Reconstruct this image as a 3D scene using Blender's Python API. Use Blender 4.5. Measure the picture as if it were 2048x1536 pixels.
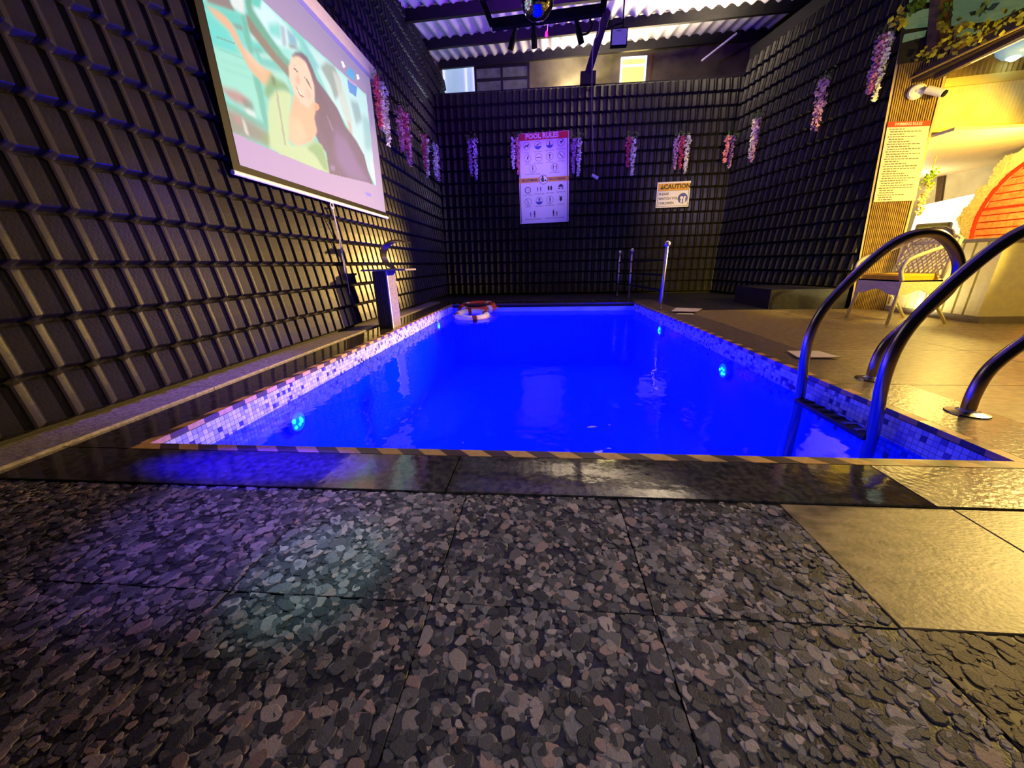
import bpy, math, random
import numpy as np
from mathutils import Vector, Matrix
random.seed(7); rng = np.random.default_rng(7)
SC = bpy.context.scene
COL = SC.collection
for o in list(bpy.data.objects): bpy.data.objects.remove(o)

# ------------------------------------------------------------------ camera
F, CX, CY, H = 720.0, 1024.0, 768.0, 0.68      # focal length in pixels of a 2048x1536 frame, eye height
def nv(v):
    v = np.array(v, float); return v / np.linalg.norm(v)
_dY = nv([1084 - CX, -(527 - CY), -F]); _hh = nv([1, .021, 0])
_up = nv(np.cross(_hh, _dY)); _up = _up if _up[1] > 0 else -_up
_X = np.cross(_dY, _up)
M = np.array([_X, _dY, _up]); C0 = np.array([0, 0, H])
cam = bpy.data.cameras.new('camera'); cam_o = bpy.data.objects.new('camera', cam); COL.objects.link(cam_o)
cam.sensor_width = 36; cam.lens = F * 36 / 2048; cam.clip_start = .02; cam.clip_end = 100
mw = Matrix([list(M[i]) + [C0[i]] for i in range(3)] + [[0, 0, 0, 1]])
cam_o.matrix_world = mw
SC.camera = cam_o
# measuring helpers: where a sight line meets a real plane of the place
def ray(px, py): return M @ nv([px - CX, -(py - CY), -F])
def on_z(px, py, z=0.): d = ray(px, py); return C0 + (z - C0[2]) / d[2] * d
def on_y(px, py, y): d = ray(px, py); return C0 + y / d[1] * d
def on_x(px, py, x): d = ray(px, py); return C0 + x / d[0] * d
def on_p(px, py, p, n): d = ray(px, py); return C0 + np.dot(np.array(p) - C0, n) / np.dot(d, n) * d
def proj(P):
    c = (np.asarray(P) - C0) @ M; return CX + F * c[..., 0] / -c[..., 2], CY - F * c[..., 1] / -c[..., 2]

# ------------------------------------------------------------------ colour management, world, lights
SC.view_settings.view_transform = 'Standard'; SC.view_settings.look = 'None'
SC.view_settings.gamma = 1; SC.view_settings.use_curve_mapping = False
SC.view_settings.exposure = 0.0
w = bpy.data.worlds.new('night'); SC.world = w; w.use_nodes = True
w.node_tree.nodes['Background'].inputs[0].default_value = (.20, .19, .23, 1)
w.node_tree.nodes['Background'].inputs[1].default_value = .02
def lamp(name, kind, loc, energy, color, aim=None, **kw):
    l = bpy.data.lights.new(name, kind); l.energy = energy; l.color = color
    for k, v in kw.items(): setattr(l, k, v)
    o = bpy.data.objects.new(name, l); COL.objects.link(o); o.location = loc
    if aim is not None:
        o.rotation_euler = (Vector(aim) - Vector(loc)).to_track_quat('-Z', 'Y').to_euler()
    return o
WARM = (1.0, .66, .20)
lamp('room_lamp_light', 'POINT', (5.15, 4.9, 1.5), 105, (1.0, .70, .16), shadow_soft_size=.09)
lamp('back_room_fill', 'POINT', (6.1, 7.4, 1.7), 45, (1.0, .84, .55), shadow_soft_size=.1)  # unseen fill added to brighten the concrete wall
lamp('right_deck_fill_light', 'AREA', (5.2, 2.7, 2.5), 46, (1.0, .66, .16), aim=(3.2, 2.4, 0), shape='DISK', size=.4, spread=math.radians(130))  # unseen fill added to brighten the deck and right front
lamp('deck_fill_light', 'SPOT', (4.9, 3.2, 2.3), 460, (1.0, .68, .18), aim=(1.6, 1.15, 0), spot_size=math.radians(37), spot_blend=1, shadow_soft_size=.07)  # unseen spot added for the warm pool of light on the floor
lamp('pillar_fill_light', 'SPOT', (4.55, 2.3, 1.7), 1100, (1.0, .70, .08), aim=(4.42, 5.3, 1.5), spot_size=math.radians(46), spot_blend=.5, shadow_soft_size=.06)  # unseen spot added to warm the pillar front
lamp('vine_fill_light', 'SPOT', (3.9, 2.9, 1.7), 90, (1.0, .80, .12), aim=(4.3, 4.7, 2.75), spot_size=math.radians(50), spot_blend=.8, shadow_soft_size=.05)  # unseen spot added so the canopy leaves look lit
lamp('chair_fill_light', 'SPOT', (4.5, 2.5, 1.8), 420, (1.0, .72, .12), aim=(3.95, 4.35, .5), spot_size=math.radians(34), spot_blend=.7, shadow_soft_size=.05)  # unseen spot added for the yellow light on the chair
lamp('front_fill_light', 'SPOT', (.4, -.4, 2.9), 130, (.84, .84, 1.0), aim=(.16, 1.0, 0), spot_size=math.radians(41), spot_blend=1, shadow_soft_size=.08)  # unseen spot added to brighten the middle of the pebbles
lamp('roof_violet_light', 'AREA', (-.2, 5.0, 3.2), 75, (.24, .03, 1.0), aim=(-.1, 6.6, 4.5), shape='DISK', size=.25, spread=math.radians(120))
lamp('roof_cream_light', 'AREA', (1.2, 8.95, 4.22), 210, (1.0, .80, .50), aim=(.8, 8.4, 6), shape='RECTANGLE', size=5.0, size_y=.25)
lamp('eave_white_light', 'AREA', (-2.55, 8.0, 3.8), 14, (.78, .92, 1.0), aim=(-2.0, 7.6, 5), shape='RECTANGLE', size=.4, size_y=3)
bs = lamp('blue_spot_light', 'SPOT', (-1.02, 1.5, 2.3), 4200, (.01, .0, 1.0), aim=(-1.02, 1.075, 0), spot_size=math.radians(7), spot_blend=1, shadow_soft_size=.02); bs.scale = (3.6, 1, 1)  # unseen spot added in place of a blue reflection on the coping
lamp('violet_floor_light', 'SPOT', (-.9, 1.2, 2.6), 260, (.26, .17, 1.0), aim=(-.88, .86, 0), spot_size=math.radians(20), spot_blend=1, shadow_soft_size=.05)  # unseen spot added for the violet glow on the left pebbles
lamp('violet_corner_light', 'SPOT', (-.6, 2.1, 2.6), 330, (.22, .08, 1.0), aim=(-2.1, 2.1, .25), spot_size=math.radians(36), spot_blend=1, shadow_soft_size=.05)  # unseen spot added to tint the foot of the left wall
lamp('teal_spot_light', 'SPOT', (-.4, 1.8, 2.7), 190, (.35, .85, .85), aim=(-.53, .64, 0), spot_size=math.radians(8), spot_blend=.8, shadow_soft_size=.03)
lamp('lavender_spot_light', 'SPOT', (-.3, 1.9, 2.7), 120, (.75, .68, .98), aim=(-.50, .85, 0), spot_size=math.radians(11), spot_blend=1, shadow_soft_size=.05)
lamp('sign_violet_light', 'SPOT', (-.1, 5.2, 3.4), 180, (.60, .40, 1.0), aim=(-.1, 8.4, 2.2), spot_size=math.radians(30), spot_blend=.9, shadow_soft_size=.06)
lamp('side_violet_light', 'SPOT', (.6, 4.6, 3.2), 270, (.95, .78, 1.0), aim=(-2.2, 7.0, 2.4), spot_size=math.radians(46), spot_blend=1, shadow_soft_size=.06)  # unseen spot added to brighten wisteria on the left wall
lamp('back_violet_light', 'SPOT', (1.0, 4.8, 3.3), 110, (.80, .60, 1.0), aim=(2.9, 8.3, 2.6), spot_size=math.radians(48), spot_blend=1, shadow_soft_size=.06)  # unseen spot added to brighten wisteria on the back wall
lamp('wall_warm_light', 'SPOT', (3.70, 6.9, 1.75), 5600, (1.0, .62, .17), aim=(-2.2, 3.6, .85), spot_size=math.radians(46), spot_blend=1, shadow_soft_size=.05)

# ------------------------------------------------------------------ helpers: colour, materials, meshes
def lin(c):
    c = [x / 255 for x in c]
    return tuple(x / 12.92 if x <= .04045 else ((x + .055) / 1.055) ** 2.4 for x in c)
MATS = {}
def mat(name, rgb, rough=.5, metal=0., var=0., scale=20., bump=0., bscale=60., spec=.5, emit=0., erg=None, coat=0., trans=0., attr=None, detail=4, rgb2=None, stretch=None):
    """procedural surface: base colour with noise variation, fine bump"""
    m = bpy.data.materials.new(name); m.use_nodes = True; nt = m.node_tree; N = nt.nodes; L = nt.links
    b = N['Principled BSDF']; c = lin(rgb)
    b.inputs['Base Color'].default_value = (*c, 1); b.inputs['Roughness'].default_value = rough
    b.inputs['Metallic'].default_value = metal; b.inputs['Specular IOR Level'].default_value = spec
    b.inputs['Coat Weight'].default_value = coat
    b.inputs['Transmission Weight'].default_value = trans
    tc = N.new('ShaderNodeTexCoord'); src = tc.outputs['Object']
    if stretch:
        mp = N.new('ShaderNodeMapping'); mp.inputs['Scale'].default_value = stretch; L.new(src, mp.inputs[0]); src = mp.outputs[0]
    col = None
    if attr:
        a = N.new('ShaderNodeVertexColor'); a.layer_name = attr; col = a.outputs[0]
    if var > 0 or rgb2:
        nz = N.new('ShaderNodeTexNoise'); nz.inputs['Scale'].default_value = scale; nz.inputs['Detail'].default_value = detail; L.new(src, nz.inputs['Vector'])
        r = N.new('ShaderNodeValToRGB'); r.color_ramp.elements[0].position = .35; r.color_ramp.elements[1].position = .65
        c2 = lin(rgb2) if rgb2 else tuple(min(1, x * (1 + var)) for x in c)
        c1 = c if rgb2 else tuple(x * (1 - var) for x in c)
        r.color_ramp.elements[0].color = (*c1, 1); r.color_ramp.elements[1].color = (*c2, 1); L.new(nz.outputs[0], r.inputs[0])
        if col:
            mx = N.new('ShaderNodeMix'); mx.data_type = 'RGBA'; mx.blend_type = 'MULTIPLY'; mx.inputs[0].default_value = 1
            L.new(col, mx.inputs[6]); L.new(r.outputs[0], mx.inputs[7]); col = mx.outputs[2]
        else: col = r.outputs[0]
    if col: L.new(col, b.inputs['Base Color'])
    if bump > 0:
        nb = N.new('ShaderNodeTexNoise'); nb.inputs['Scale'].default_value = bscale; nb.inputs['Detail'].default_value = 3; L.new(src, nb.inputs['Vector'])
        bp = N.new('ShaderNodeBump'); bp.inputs['Strength'].default_value = bump; bp.inputs['Distance'].default_value = .005
        L.new(nb.outputs[0], bp.inputs['Height']); L.new(bp.outputs[0], b.inputs['Normal'])
    if emit > 0:
        if attr: L.new(col, b.inputs['Emission Color'])
        else: b.inputs['Emission Color'].default_value = (*(lin(erg) if erg else c), 1)
        b.inputs['Emission Strength'].default_value = emit
    MATS[name] = m; return m
class B:
    """collects geometry for ONE mesh"""
    def __init__(s): s.v = []; s.f = []; s.c = []
    def add(s, vs, fs, col=None):
        n = len(s.v); s.v += [tuple(float(q) for q in p) for p in vs]; s.f += [tuple(i + n for i in f) for f in fs]
        s.c += [col] * len(fs); return s
    def box(s, lo, hi, ch=0., col=None):
        x0, y0, z0 = lo; x1, y1, z1 = hi
        if ch <= 0:
            return s.add([(x0,y0,z0),(x1,y0,z0),(x1,y1,z0),(x0,y1,z0),(x0,y0,z1),(x1,y0,z1),(x1,y1,z1),(x0,y1,z1)],
                         [(0,3,2,1),(4,5,6,7),(0,1,5,4),(1,2,6,5),(2,3,7,6),(3,0,4,7)], col)
        c = ch
        vs = [(x0,y0,z0),(x1,y0,z0),(x1,y1,z0),(x0,y1,z0),(x0,y0,z1-c),(x1,y0,z1-c),(x1,y1,z1-c),(x0,y1,z1-c),(x0+c,y0+c,z1),(x1-c,y0+c,z1),(x1-c,y1-c,z1),(x0+c,y1-c,z1)]
        return s.add(vs, [(0,3,2,1),(0,1,5,4),(1,2,6,5),(2,3,7,6),(3,0,4,7),(4,5,9,8),(5,6,10,9),(6,7,11,10),(7,4,8,11),(8,9,10,11)], col)
    def bar(s, a, b, wd, hg, upv=(0,0,1), col=None):
        """square-section bar from a to b"""
        a = np.array(a, float); b = np.array(b, float); d = nv(b - a); u = np.array(upv, float)
        if abs(np.dot(d, u)) > .98: u = np.array([1., 0, 0])
        sd = nv(np.cross(d, u)); u = np.cross(sd, d)
        vs = [p + sd * i * wd / 2 + u * j * hg / 2 for p in (a, b) for i, j in ((-1,-1),(1,-1),(1,1),(-1,1))]
        return s.add(vs, [(0,1,2,3),(7,6,5,4),(0,4,5,1),(1,5,6,2),(2,6,7,3),(3,7,4,0)], col)
    def tube(s, pts, r, n=12, cap=True, closed=False, col=None):
        P = [np.array(p, float) for p in pts]; m = len(P); R = r if hasattr(r, '__len__') else [r] * m
        rings = []; prev = None
        for i in range(m):
            a = P[(i - 1) % m] if (i or closed) else P[0]; b = P[(i + 1) % m] if (i < m - 1 or closed) else P[-1]
            t = nv(b - a)
            if prev is None:
                u = np.cross(t, [0, 0, 1]); u = nv(u) if np.linalg.norm(u) > 1e-3 else np.array([1., 0, 0])
            else:
                u = prev - t * np.dot(prev, t); u = nv(u)
            prev = u; v = np.cross(t, u)
            rings.append([P[i] + R[i] * (math.cos(2*math.pi*k/n) * u + math.sin(2*math.pi*k/n) * v) for k in range(n)])
        vs = [q for rg in rings for q in rg]; fs = []
        for i in range(m if closed else m - 1):
            j = (i + 1) % m
            for k in range(n): fs.append((i*n+k, i*n+(k+1)%n, j*n+(k+1)%n, j*n+k))
        if cap and not closed: fs += [tuple(range(n))[::-1], tuple((m-1)*n + k for k in range(n))]
        return s.add(vs, fs, col)
    def lathe(s, c, prof, n=20, axis=(0,0,1), col=None):
        """profile of (radius, height) turned about an axis at c"""
        a = nv(axis); u = np.cross(a, [0,0,1]); u = nv(u) if np.linalg.norm(u) > 1e-3 else np.array([1.,0,0]); v = np.cross(a, u); c = np.array(c, float)
        vs = [c + a * z + r * (math.cos(2*math.pi*k/n)*u + math.sin(2*math.pi*k/n)*v) for r, z in prof for k in range(n)]
        fs = [(i*n+k, i*n+(k+1)%n, (i+1)*n+(k+1)%n, (i+1)*n+k) for i in range(len(prof)-1) for k in range(n)]
        fs += [tuple(range(n))[::-1], tuple((len(prof)-1)*n+k for k in range(n))]
        return s.add(vs, fs, col)
    def build(s, name, m, parent=None, smooth=False, loc=None):
        me = bpy.data.meshes.new(name); me.from_pydata(s.v, [], s.f)
        if any(c is not None for c in s.c):
            at = me.color_attributes.new('Col', 'FLOAT_COLOR', 'CORNER')
            arr = []
            for f, c in zip(s.f, s.c): arr += list((*(c or (1,1,1)), 1)) * len(f)
            at.data.foreach_set('color', arr)
        if smooth: me.shade_smooth()
        me.materials.append(m); me.update()
        o = bpy.data.objects.new(name, me); COL.objects.link(o)
        if loc is not None: o.location = loc
        if parent is not None: attach(o, parent)
        return o
def attach(o, parent):
    o.parent = parent; o.matrix_parent_inverse = Matrix.Translation(parent.location).inverted() if parent.location.length else Matrix()
def tag(o, label=None, cat=None, group=None, kind=None):
    if label: o['label'] = label
    if cat: o['category'] = cat
    if group: o['group'] = group
    if kind: o['kind'] = kind
    return o
def thing(name, loc, label, cat, group=None):
    o = bpy.data.objects.new(name, None); COL.objects.link(o); o.location = tuple(float(q) for q in loc); o.empty_display_size = .1
    return tag(o, label, cat, group)
def struct(name, o=None):
    if o is None: o = bpy.data.objects.new(name, None); COL.objects.link(o)
    o.name = name; o['kind'] = 'structure'; return o
def inst(name, me, loc, parent, rot=None, m=None):
    o = bpy.data.objects.new(name, me); COL.objects.link(o)
    o.matrix_world = (m if m is not None else Matrix.Translation(Vector(tuple(float(q) for q in loc))))
    o.parent = parent
    if parent.location.length: o.matrix_parent_inverse = Matrix.Translation(parent.location).inverted()
    return o
_tc = {}
def text_geo(s, size, align='CENTER', bold=0.):
    """flat outline of a line of lettering as (verts2d, faces)"""
    cu = bpy.data.curves.new('t', 'FONT'); cu.body = s; cu.size = size; cu.align_x = align; cu.align_y = 'CENTER'; cu.resolution_u = 2; cu.offset = bold
    o = bpy.data.objects.new('t', cu); me = o.to_mesh()
    v = [(p.co.x, p.co.y) for p in me.vertices]; f = [tuple(p.vertices) for p in me.polygons]
    o.to_mesh_clear(); bpy.data.objects.remove(o); bpy.data.curves.remove(cu); return v, f
class Board:
    """a flat panel in the place: local u (right), v (up), w (out of it)"""
    def __init__(s, o, u, v):
        s.o = np.array(o, float); s.u = nv(u); s.v = nv(np.array(v) - np.dot(v, s.u) * s.u); s.n = np.cross(s.u, s.v)
    def P(s, a, b, w=0.): return s.o + a * s.u + b * s.v + w * s.n
    def poly(s, bb, pts, w, col=None, th=0.):
        bb.add([s.P(a, b, w) for a, b in pts], [tuple(range(len(pts)))], col)
    def rect(s, bb, a0, b0, a1, b1, w, col=None): s.poly(bb, [(a0,b0),(a1,b0),(a1,b1),(a0,b1)], w, col)
    def slab(s, bb, a0, b0, a1, b1, w0, w1, col=None):
        vs = [s.P(a, b, w) for w in (w0, w1) for a, b in ((a0,b0),(a1,b0),(a1,b1),(a0,b1))]
        bb.add(vs, [(0,3,2,1),(4,5,6,7),(0,1,5,4),(1,2,6,5),(2,3,7,6),(3,0,4,7)], col)
    def disc(s, bb, a, b, r, w, col=None, n=20, r0=0, ry=None):
        ry = ry or r
        if r0 <= 0: s.poly(bb, [(a + r*math.cos(2*math.pi*k/n), b + ry*math.sin(2*math.pi*k/n)) for k in range(n)], w, col)
        else:
            vs = [s.P(a + q*math.cos(2*math.pi*k/n), b + q*math.sin(2*math.pi*k/n), w) for q in (r0, r) for k in range(n)]
            bb.add(vs, [(k, (k+1)%n, n+(k+1)%n, n+k) for k in range(n)], col)
    def text(s, bb, t, a, b, size, w, col=None, align='CENTER', bold=0., sx=1.):
        v, f = text_geo(t, size, align, bold); bb.add([s.P(a + x*sx, b + y, w) for x, y in v], f, col)

# ------------------------------------------------------------------ materials
m_tile = mat('wall_tile_charcoal', (36, 34, 34), rough=.34, var=.25, scale=9, bump=.2, bscale=90, spec=.4)
m_grout = mat('dark_subfloor', (20, 20, 22), rough=.9, var=.2)
m_pebble = mat('pebble_chip', (255, 255, 255), rough=.55, var=.18, scale=160, bump=.3, bscale=350, attr='Col', spec=.4)
m_tileprint = mat('pebble_tile_ground', (40, 39, 43), rough=.42, var=.5, scale=120, bump=.2, bscale=200)
m_tan = mat('tan_stone_slab', (160, 138, 98), rough=.40, rgb2=(108, 92, 64), scale=16, bump=.16, bscale=70, detail=10, stretch=(1, 2.0, 1))
m_tanbed = mat('pebble_bed_brown', (74, 64, 46), rough=.5, var=.3, scale=90)
m_cop = mat('dark_granite_coping', (40, 38, 42), rough=.07, rgb2=(74, 68, 66), scale=45, bump=.12, bscale=16, spec=.7, detail=6)
m_copr = mat('brown_granite_coping', (92, 80, 74), rough=.30, rgb2=(130, 114, 98), scale=30, bump=.4, bscale=60, detail=6)
m_kerb = mat('grey_granite_ledge', (150, 144, 152), rough=.42, rgb2=(112, 106, 116), scale=45, bump=.4, bscale=70, detail=6)
m_floor_dark = mat('dark_wet_granite', (52, 50, 60), rough=.3, rgb2=(34, 33, 42), scale=20, bump=.4, bscale=30)
m_yel = mat('ochre_stripe', (205, 160, 92), rough=.45, var=.12, scale=40)
m_brn = mat('brown_stripe', (84, 66, 58), rough=.35, var=.15, scale=40)
m_mos = mat('pool_mosaic', (255, 255, 255), rough=.25, attr='Col', var=.08, scale=80)
m_pool = mat('pool_plaster', (170, 200, 235), rough=.6, var=.05, scale=3)
m_chrome = mat('stainless_steel', (176, 162, 156), rough=.22, metal=1.)
m_steel = mat('brushed_steel', (178, 172, 178), rough=.26, metal=1., bump=.1, bscale=200)
m_black = mat('matt_black', (7, 7, 8), rough=.6, var=.2, spec=.2)
m_white = mat('white_plastic', (226, 224, 226), rough=.4, var=.04)
m_purl = mat('black_painted_steel', (13, 12, 13), rough=.6, var=.3, scale=12, spec=.3)
m_rail = mat('dark_steel_rail', (40, 38, 44), rough=.3, metal=.7)
m_roof = mat('corrugated_roof_sheet', (205, 202, 206), rough=.5, var=.10, scale=5, bump=.2, bscale=20)

def water_material():
    m = bpy.data.materials.new('pool_water'); m.use_nodes = True; nt = m.node_tree; N = nt.nodes; L = nt.links
    for n in list(N): N.remove(n)
    out = N.new('ShaderNodeOutputMaterial'); mix = N.new('ShaderNodeMixShader'); tr = N.new('ShaderNodeBsdfTransparent'); gl = N.new('ShaderNodeBsdfGlossy')
    fr = N.new('ShaderNodeFresnel'); nz = N.new('ShaderNodeTexNoise'); bp = N.new('ShaderNodeBump'); tc = N.new('ShaderNodeTexCoord')
    tr.inputs[0].default_value = (.05, .30, .95, 1); gl.inputs['Roughness'].default_value = .03; gl.inputs[0].default_value = (.8, .8, .9, 1)
    fr.inputs['IOR'].default_value = 1.33; nz.inputs['Scale'].default_value = 7; nz.inputs['Detail'].default_value = 2
    bp.inputs['Strength'].default_value = .10; bp.inputs['Distance'].default_value = .04
    L.new(tc.outputs['Object'], nz.inputs['Vector']); L.new(nz.outputs[0], bp.inputs['Height'])
    L.new(bp.outputs[0], fr.inputs['Normal']); L.new(bp.outputs[0], gl.inputs['Normal'])
    mu = N.new('ShaderNodeMath'); mu.operation = 'MULTIPLY'; mu.inputs[1].default_value = .55; L.new(fr.outputs[0], mu.inputs[0])
    L.new(mu.outputs[0], mix.inputs[0]); L.new(tr.outputs[0], mix.inputs[1]); L.new(gl.outputs[0], mix.inputs[2]); L.new(mix.outputs[0], out.inputs[0])
    return m
m_water = water_material()

# ------------------------------------------------------------------ layout
XL, YB, ZL = -2.2, 8.4, 4.58             # left wall, back wall, left wall top
PX0, PX1, PY0, PY1 = -1.62, 1.62, 1.218, 6.6   # pool opening
WZ = -.135                               # water level
R0 = np.array([3.72, 8.4, 0]); R1 = np.array([4.3, 5.46, 0]); RN = nv([-(R1 - R0)[1], (R1 - R0)[0], 0]); RN = RN if RN[0] < 0 else -RN

# ------------------------------------------------------------------ tile-clad walls
TW, TH = .139, .2255
def tile_profile():
    us = [0, .03, .40, .43, .46, .54, .60, .66, .90, .94, 1.0]
    ds = [.000, .001, .024, .012, .004, .016, .032, .036, .015, .004, .000]
    return us, ds
def tile_geo():
    us, ds = tile_profile(); v = []; f = []; n = len(us)
    rows = [(0.0, -1), (.085, .036), (.11, .041), (.5, .029), (.93, .013), (1.0, -2)]     # v, extra depth: thick at the bottom, tucked under above
    for vv, e in rows:
        for u, d in zip(us, ds):
            v.append((u * TW, vv * TH, e + d if e > 0 else (.004 + d * .45 if e == -1 else .002 + d * .45)))
    for r in range(len(rows) - 1):
        for i in range(n - 1): f.append((r*n+i, r*n+i+1, (r+1)*n+i+1, (r+1)*n+i))
    return v, f
TV, TF = tile_geo()
def clad(wall, org, udir, ndir, ncol, nrow, top, name='wall_tile', limit=300, key=None, ztop=None):
    """covers a wall with pressed tiles; the ones that show largest are parts, the rest one stuff part"""
    u = nv(udir); nn = nv(ndir); base = np.array(org, float)
    R = np.column_stack([u, [0, 0, 1], nn])
    me = bpy.data.meshes.new(name); me.from_pydata(TV, [], TF); me.materials.append(m_tile); me.update()
    if np.linalg.det(R) < 0: me.flip_normals()
    cells = []
    for i in range(ncol):
        for j in range(nrow):
            p = base + u * i * TW + np.array([0, 0, j * TH])
            c = p + u * TW / 2 + np.array([0, 0, TH / 2])
            if ztop is not None and c[2] > ztop(c): continue
            x, y = proj(c); cc = (c - C0) @ M
            vis = -30 < x < 2078 and -30 < y < 1560 and cc[2] < 0
            x2, y2 = proj(c + u * TW / 2); x3, y3 = proj(c + np.array([0, 0, TH / 2]))
            area = abs((x2 - x) * (y3 - y) - (x3 - x) * (y2 - y)) if vis else 0
            cells.append((area, p))
    cells.sort(key=lambda q: -q[0])
    for a, p in cells[:limit]:
        mm = Matrix([[R[0][0], R[0][1], R[0][2], p[0]], [R[1][0], R[1][1], R[1][2], p[1]], [R[2][0], R[2][1], R[2][2], p[2]], [0, 0, 0, 1]])
        inst(name, me, None, wall, m=mm)
    if len(cells) > limit:
        T = np.array(TV) @ R.T; b = B(); vs = []; fs = []
        for k, (a, p) in enumerate(cells[limit:]):
            vs += (T + p).tolist(); fs += [tuple(i + k * len(TV) for i in f) for f in TF]
        b.v = vs; b.f = fs; b.c = [None] * len(fs)
        o = b.build('wall_tiling', m_tile, wall); o['kind'] = 'stuff'
        if np.linalg.det(R) < 0: o.data.flip_normals()
m_wallbase = mat('wall_backing', (24, 23, 26), rough=.8, var=.2)
# left wall
b = B(); b.box((XL - .15, -1.5, 0), (XL - .012, 9.6, ZL)); wl = struct('wall_left', b.build('wall_left', m_wallbase))
clad(wl, (XL, 1.414 - 5 * TW, .038), (0, 1, 0), (1, 0, 0), 63, 20, ZL)
b = B()
for k in range(64):                       # corrugated capping over the wall top
    pass
# back wall
ztb = float(on_y(1060, 173, YB)[2])
b = B(); b.box((XL - .0, YB + .012, 0), (R0[0] + .1, YB + .15, ztb - .02)); wb = struct('wall_back', b.build('wall_back', m_wallbase))
clad(wb, (XL + .01, YB, .038), (1, 0, 0), (0, -1, 0), 43, int((ztb - .03) / TH), ztb)
# right wall, running at a slant towards the pillar
ld = R1 - R0; lw = np.linalg.norm(ld); ldn = ld / lw
def rtop(c): t = np.dot(c - R0, ldn) / lw; return 4.25
b = B(); q = [R0 - RN * .012, R1 - RN * .012, R1 - RN * .14, R0 - RN * .14]; ht = 4.3
b.add([(*p[:2], 0) for p in q] + [(*p[:2], ht) for p in q], [(0,1,2,3),(7,6,5,4),(0,4,5,1),(1,5,6,2),(2,6,7,3),(3,7,4,0)])
wr = struct('wall_right', b.build('wall_right', m_wallbase))
clad(wr, R0 + np.array([0, 0, .038]), ldn, RN, int(lw / TW), 18, ht)

# ------------------------------------------------------------------ floor: base, slabs, pebble tiles, coping
fl = B()
for lo, hi in (((-3, -2, -.06), (9, PY0, -.022)), ((-3, PY1, -.06), (9, 11, -.022)), ((-3, PY0, -.06), (PX0 - .014, PY1, -.022)), ((PX1 + .014, PY0, -.06), (9, PY1, -.022))):
    fl.box(lo, hi)
floor = struct('floor', fl.build('floor', m_grout))
def slab(name, m, x0, y0, x1, y1, z1=0., g=.0018, ch=.0015, z0=-.022):
    b = B(); b.box((x0 + g, y0 + g, z0), (x1 - g, y1 - g, z1), ch); return b.build(name, m, floor)
# pebble-faced tiles in front of the pool
TP = .4635; xs = [.232 + TP * k for k in range(-8, 2)]; ys = [-.80, -.3605, .103, .566, .948]
def pebbles(x0, y0, x1, y1, rows, pal=0):
    """crushed flat stone chips lying over one another, cut off at the tile edge"""
    n = int((x1 - x0) * (y1 - y0) / .000150)
    for _ in range(n):
        cx, cy = rng.uniform(x0, x1), rng.uniform(y0, y1); r = min(.0195, .0062 + rng.exponential(.0042)); el = rng.uniform(1.0, 1.75); th = rng.uniform(0, math.pi); k = int(rng.integers(5, 8)); ph = rng.uniform(0, 6.28)
        P = []
        for t in range(k):
            a = ph + 2 * math.pi * (t + rng.uniform(-.25, .25)) / k; q = r * rng.uniform(.74, 1.22); u, v = q * math.cos(a) * math.sqrt(el), q * math.sin(a) / math.sqrt(el)
            P.append((u * math.cos(th) - v * math.sin(th), u * math.sin(th) + v * math.cos(th)))
        sm = []
        for t in range(k):
            p, q = P[t], P[(t + 1) % k]; sm.append((p[0]*.84 + q[0]*.16, p[1]*.84 + q[1]*.16)); sm.append((p[0]*.16 + q[0]*.84, p[1]*.16 + q[1]*.84))
        pl = [(min(max(cx + a, x0 + .0008), x1 - .0008), min(max(cy + e, y0 + .0008), y1 - .0008)) for a, e in sm]
        out = [pl[0]]
        for p in pl[1:]:
            if abs(p[0] - out[-1][0]) + abs(p[1] - out[-1][1]) > .0008: out.append(p)
        if len(out) > 3: rows.append((cx, cy, out, r * r, rng.uniform(-.0028, -.0001), pal))
stones = []
for i in range(len(xs) - 1):
    for j in range(len(ys) - 1):
        x0, x1, y0, y1 = xs[i], xs[i + 1], ys[j], ys[j + 1]
        if x0 < -2.35: x0 = max(x0, XL)
        if x1 <= x0: continue
        slab('pebble_tile', m_tileprint, x0, y0, x1, y1, z1=-.0036, g=.0012)
        if y1 > .15: pebbles(x0, max(y0, .16), x1, y1, stones)
for k_ in range(3): pebbles(xs[-1] + TP * k_, .16, xs[-1] + TP * (k_ + 1), .566, stones, 1)
GREY = [(118,114,118),(96,93,99),(80,78,84),(64,62,68),(56,54,60),(140,130,132),(158,144,142),(150,126,122),(72,70,76),(50,48,54),(92,86,88),(108,102,104)]
TANS = [(112,98,74),(104,90,68),(118,104,80),(98,86,66)]
def chip(bb, st):
    cx, cy, pl, ar, z, pal = st; c = lin(random.choice(TANS if pal else GREY)); k = random.uniform(.8, 1.2); c = tuple(q * k for q in c)
    n = len(pl); s_ = .55 * (ar ** .5); tx, ty = random.uniform(-.05, .05), random.uniform(-.05, .05)
    vs = [(x, y, max(z - (.0004 if pal else .0015), -.0042)) for x, y in pl] + [(cx + (x - cx) * .86, cy + (y - cy) * .86, min(0, z + tx*(x-cx) + ty*(y-cy))) for x, y in pl]
    bb.add(vs, [(t, (t+1) % n, n + (t+1) % n, n + t) for t in range(n)] + [tuple(range(n, 2*n))], c)
def shows(st):
    x, y = proj(np.array([st[0], st[1], 0])); d = (np.array([st[0], st[1], 0]) - C0) @ M
    if d[2] > -.05 or not (0 < x < 2048 and 0 < y < 1536) or st[4] < -.0010: return 0
    return st[3] / d[2]**2 * abs(.68 / np.linalg.norm(np.array([st[0], st[1], -.68])))
stones.sort(key=lambda s: -shows(s))
for st in stones[:300]:
    bb = B(); chip(bb, st); bb.build('pebble', m_pebble, floor)
bb = B()
for st in stones[300:]: chip(bb, st)
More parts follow.
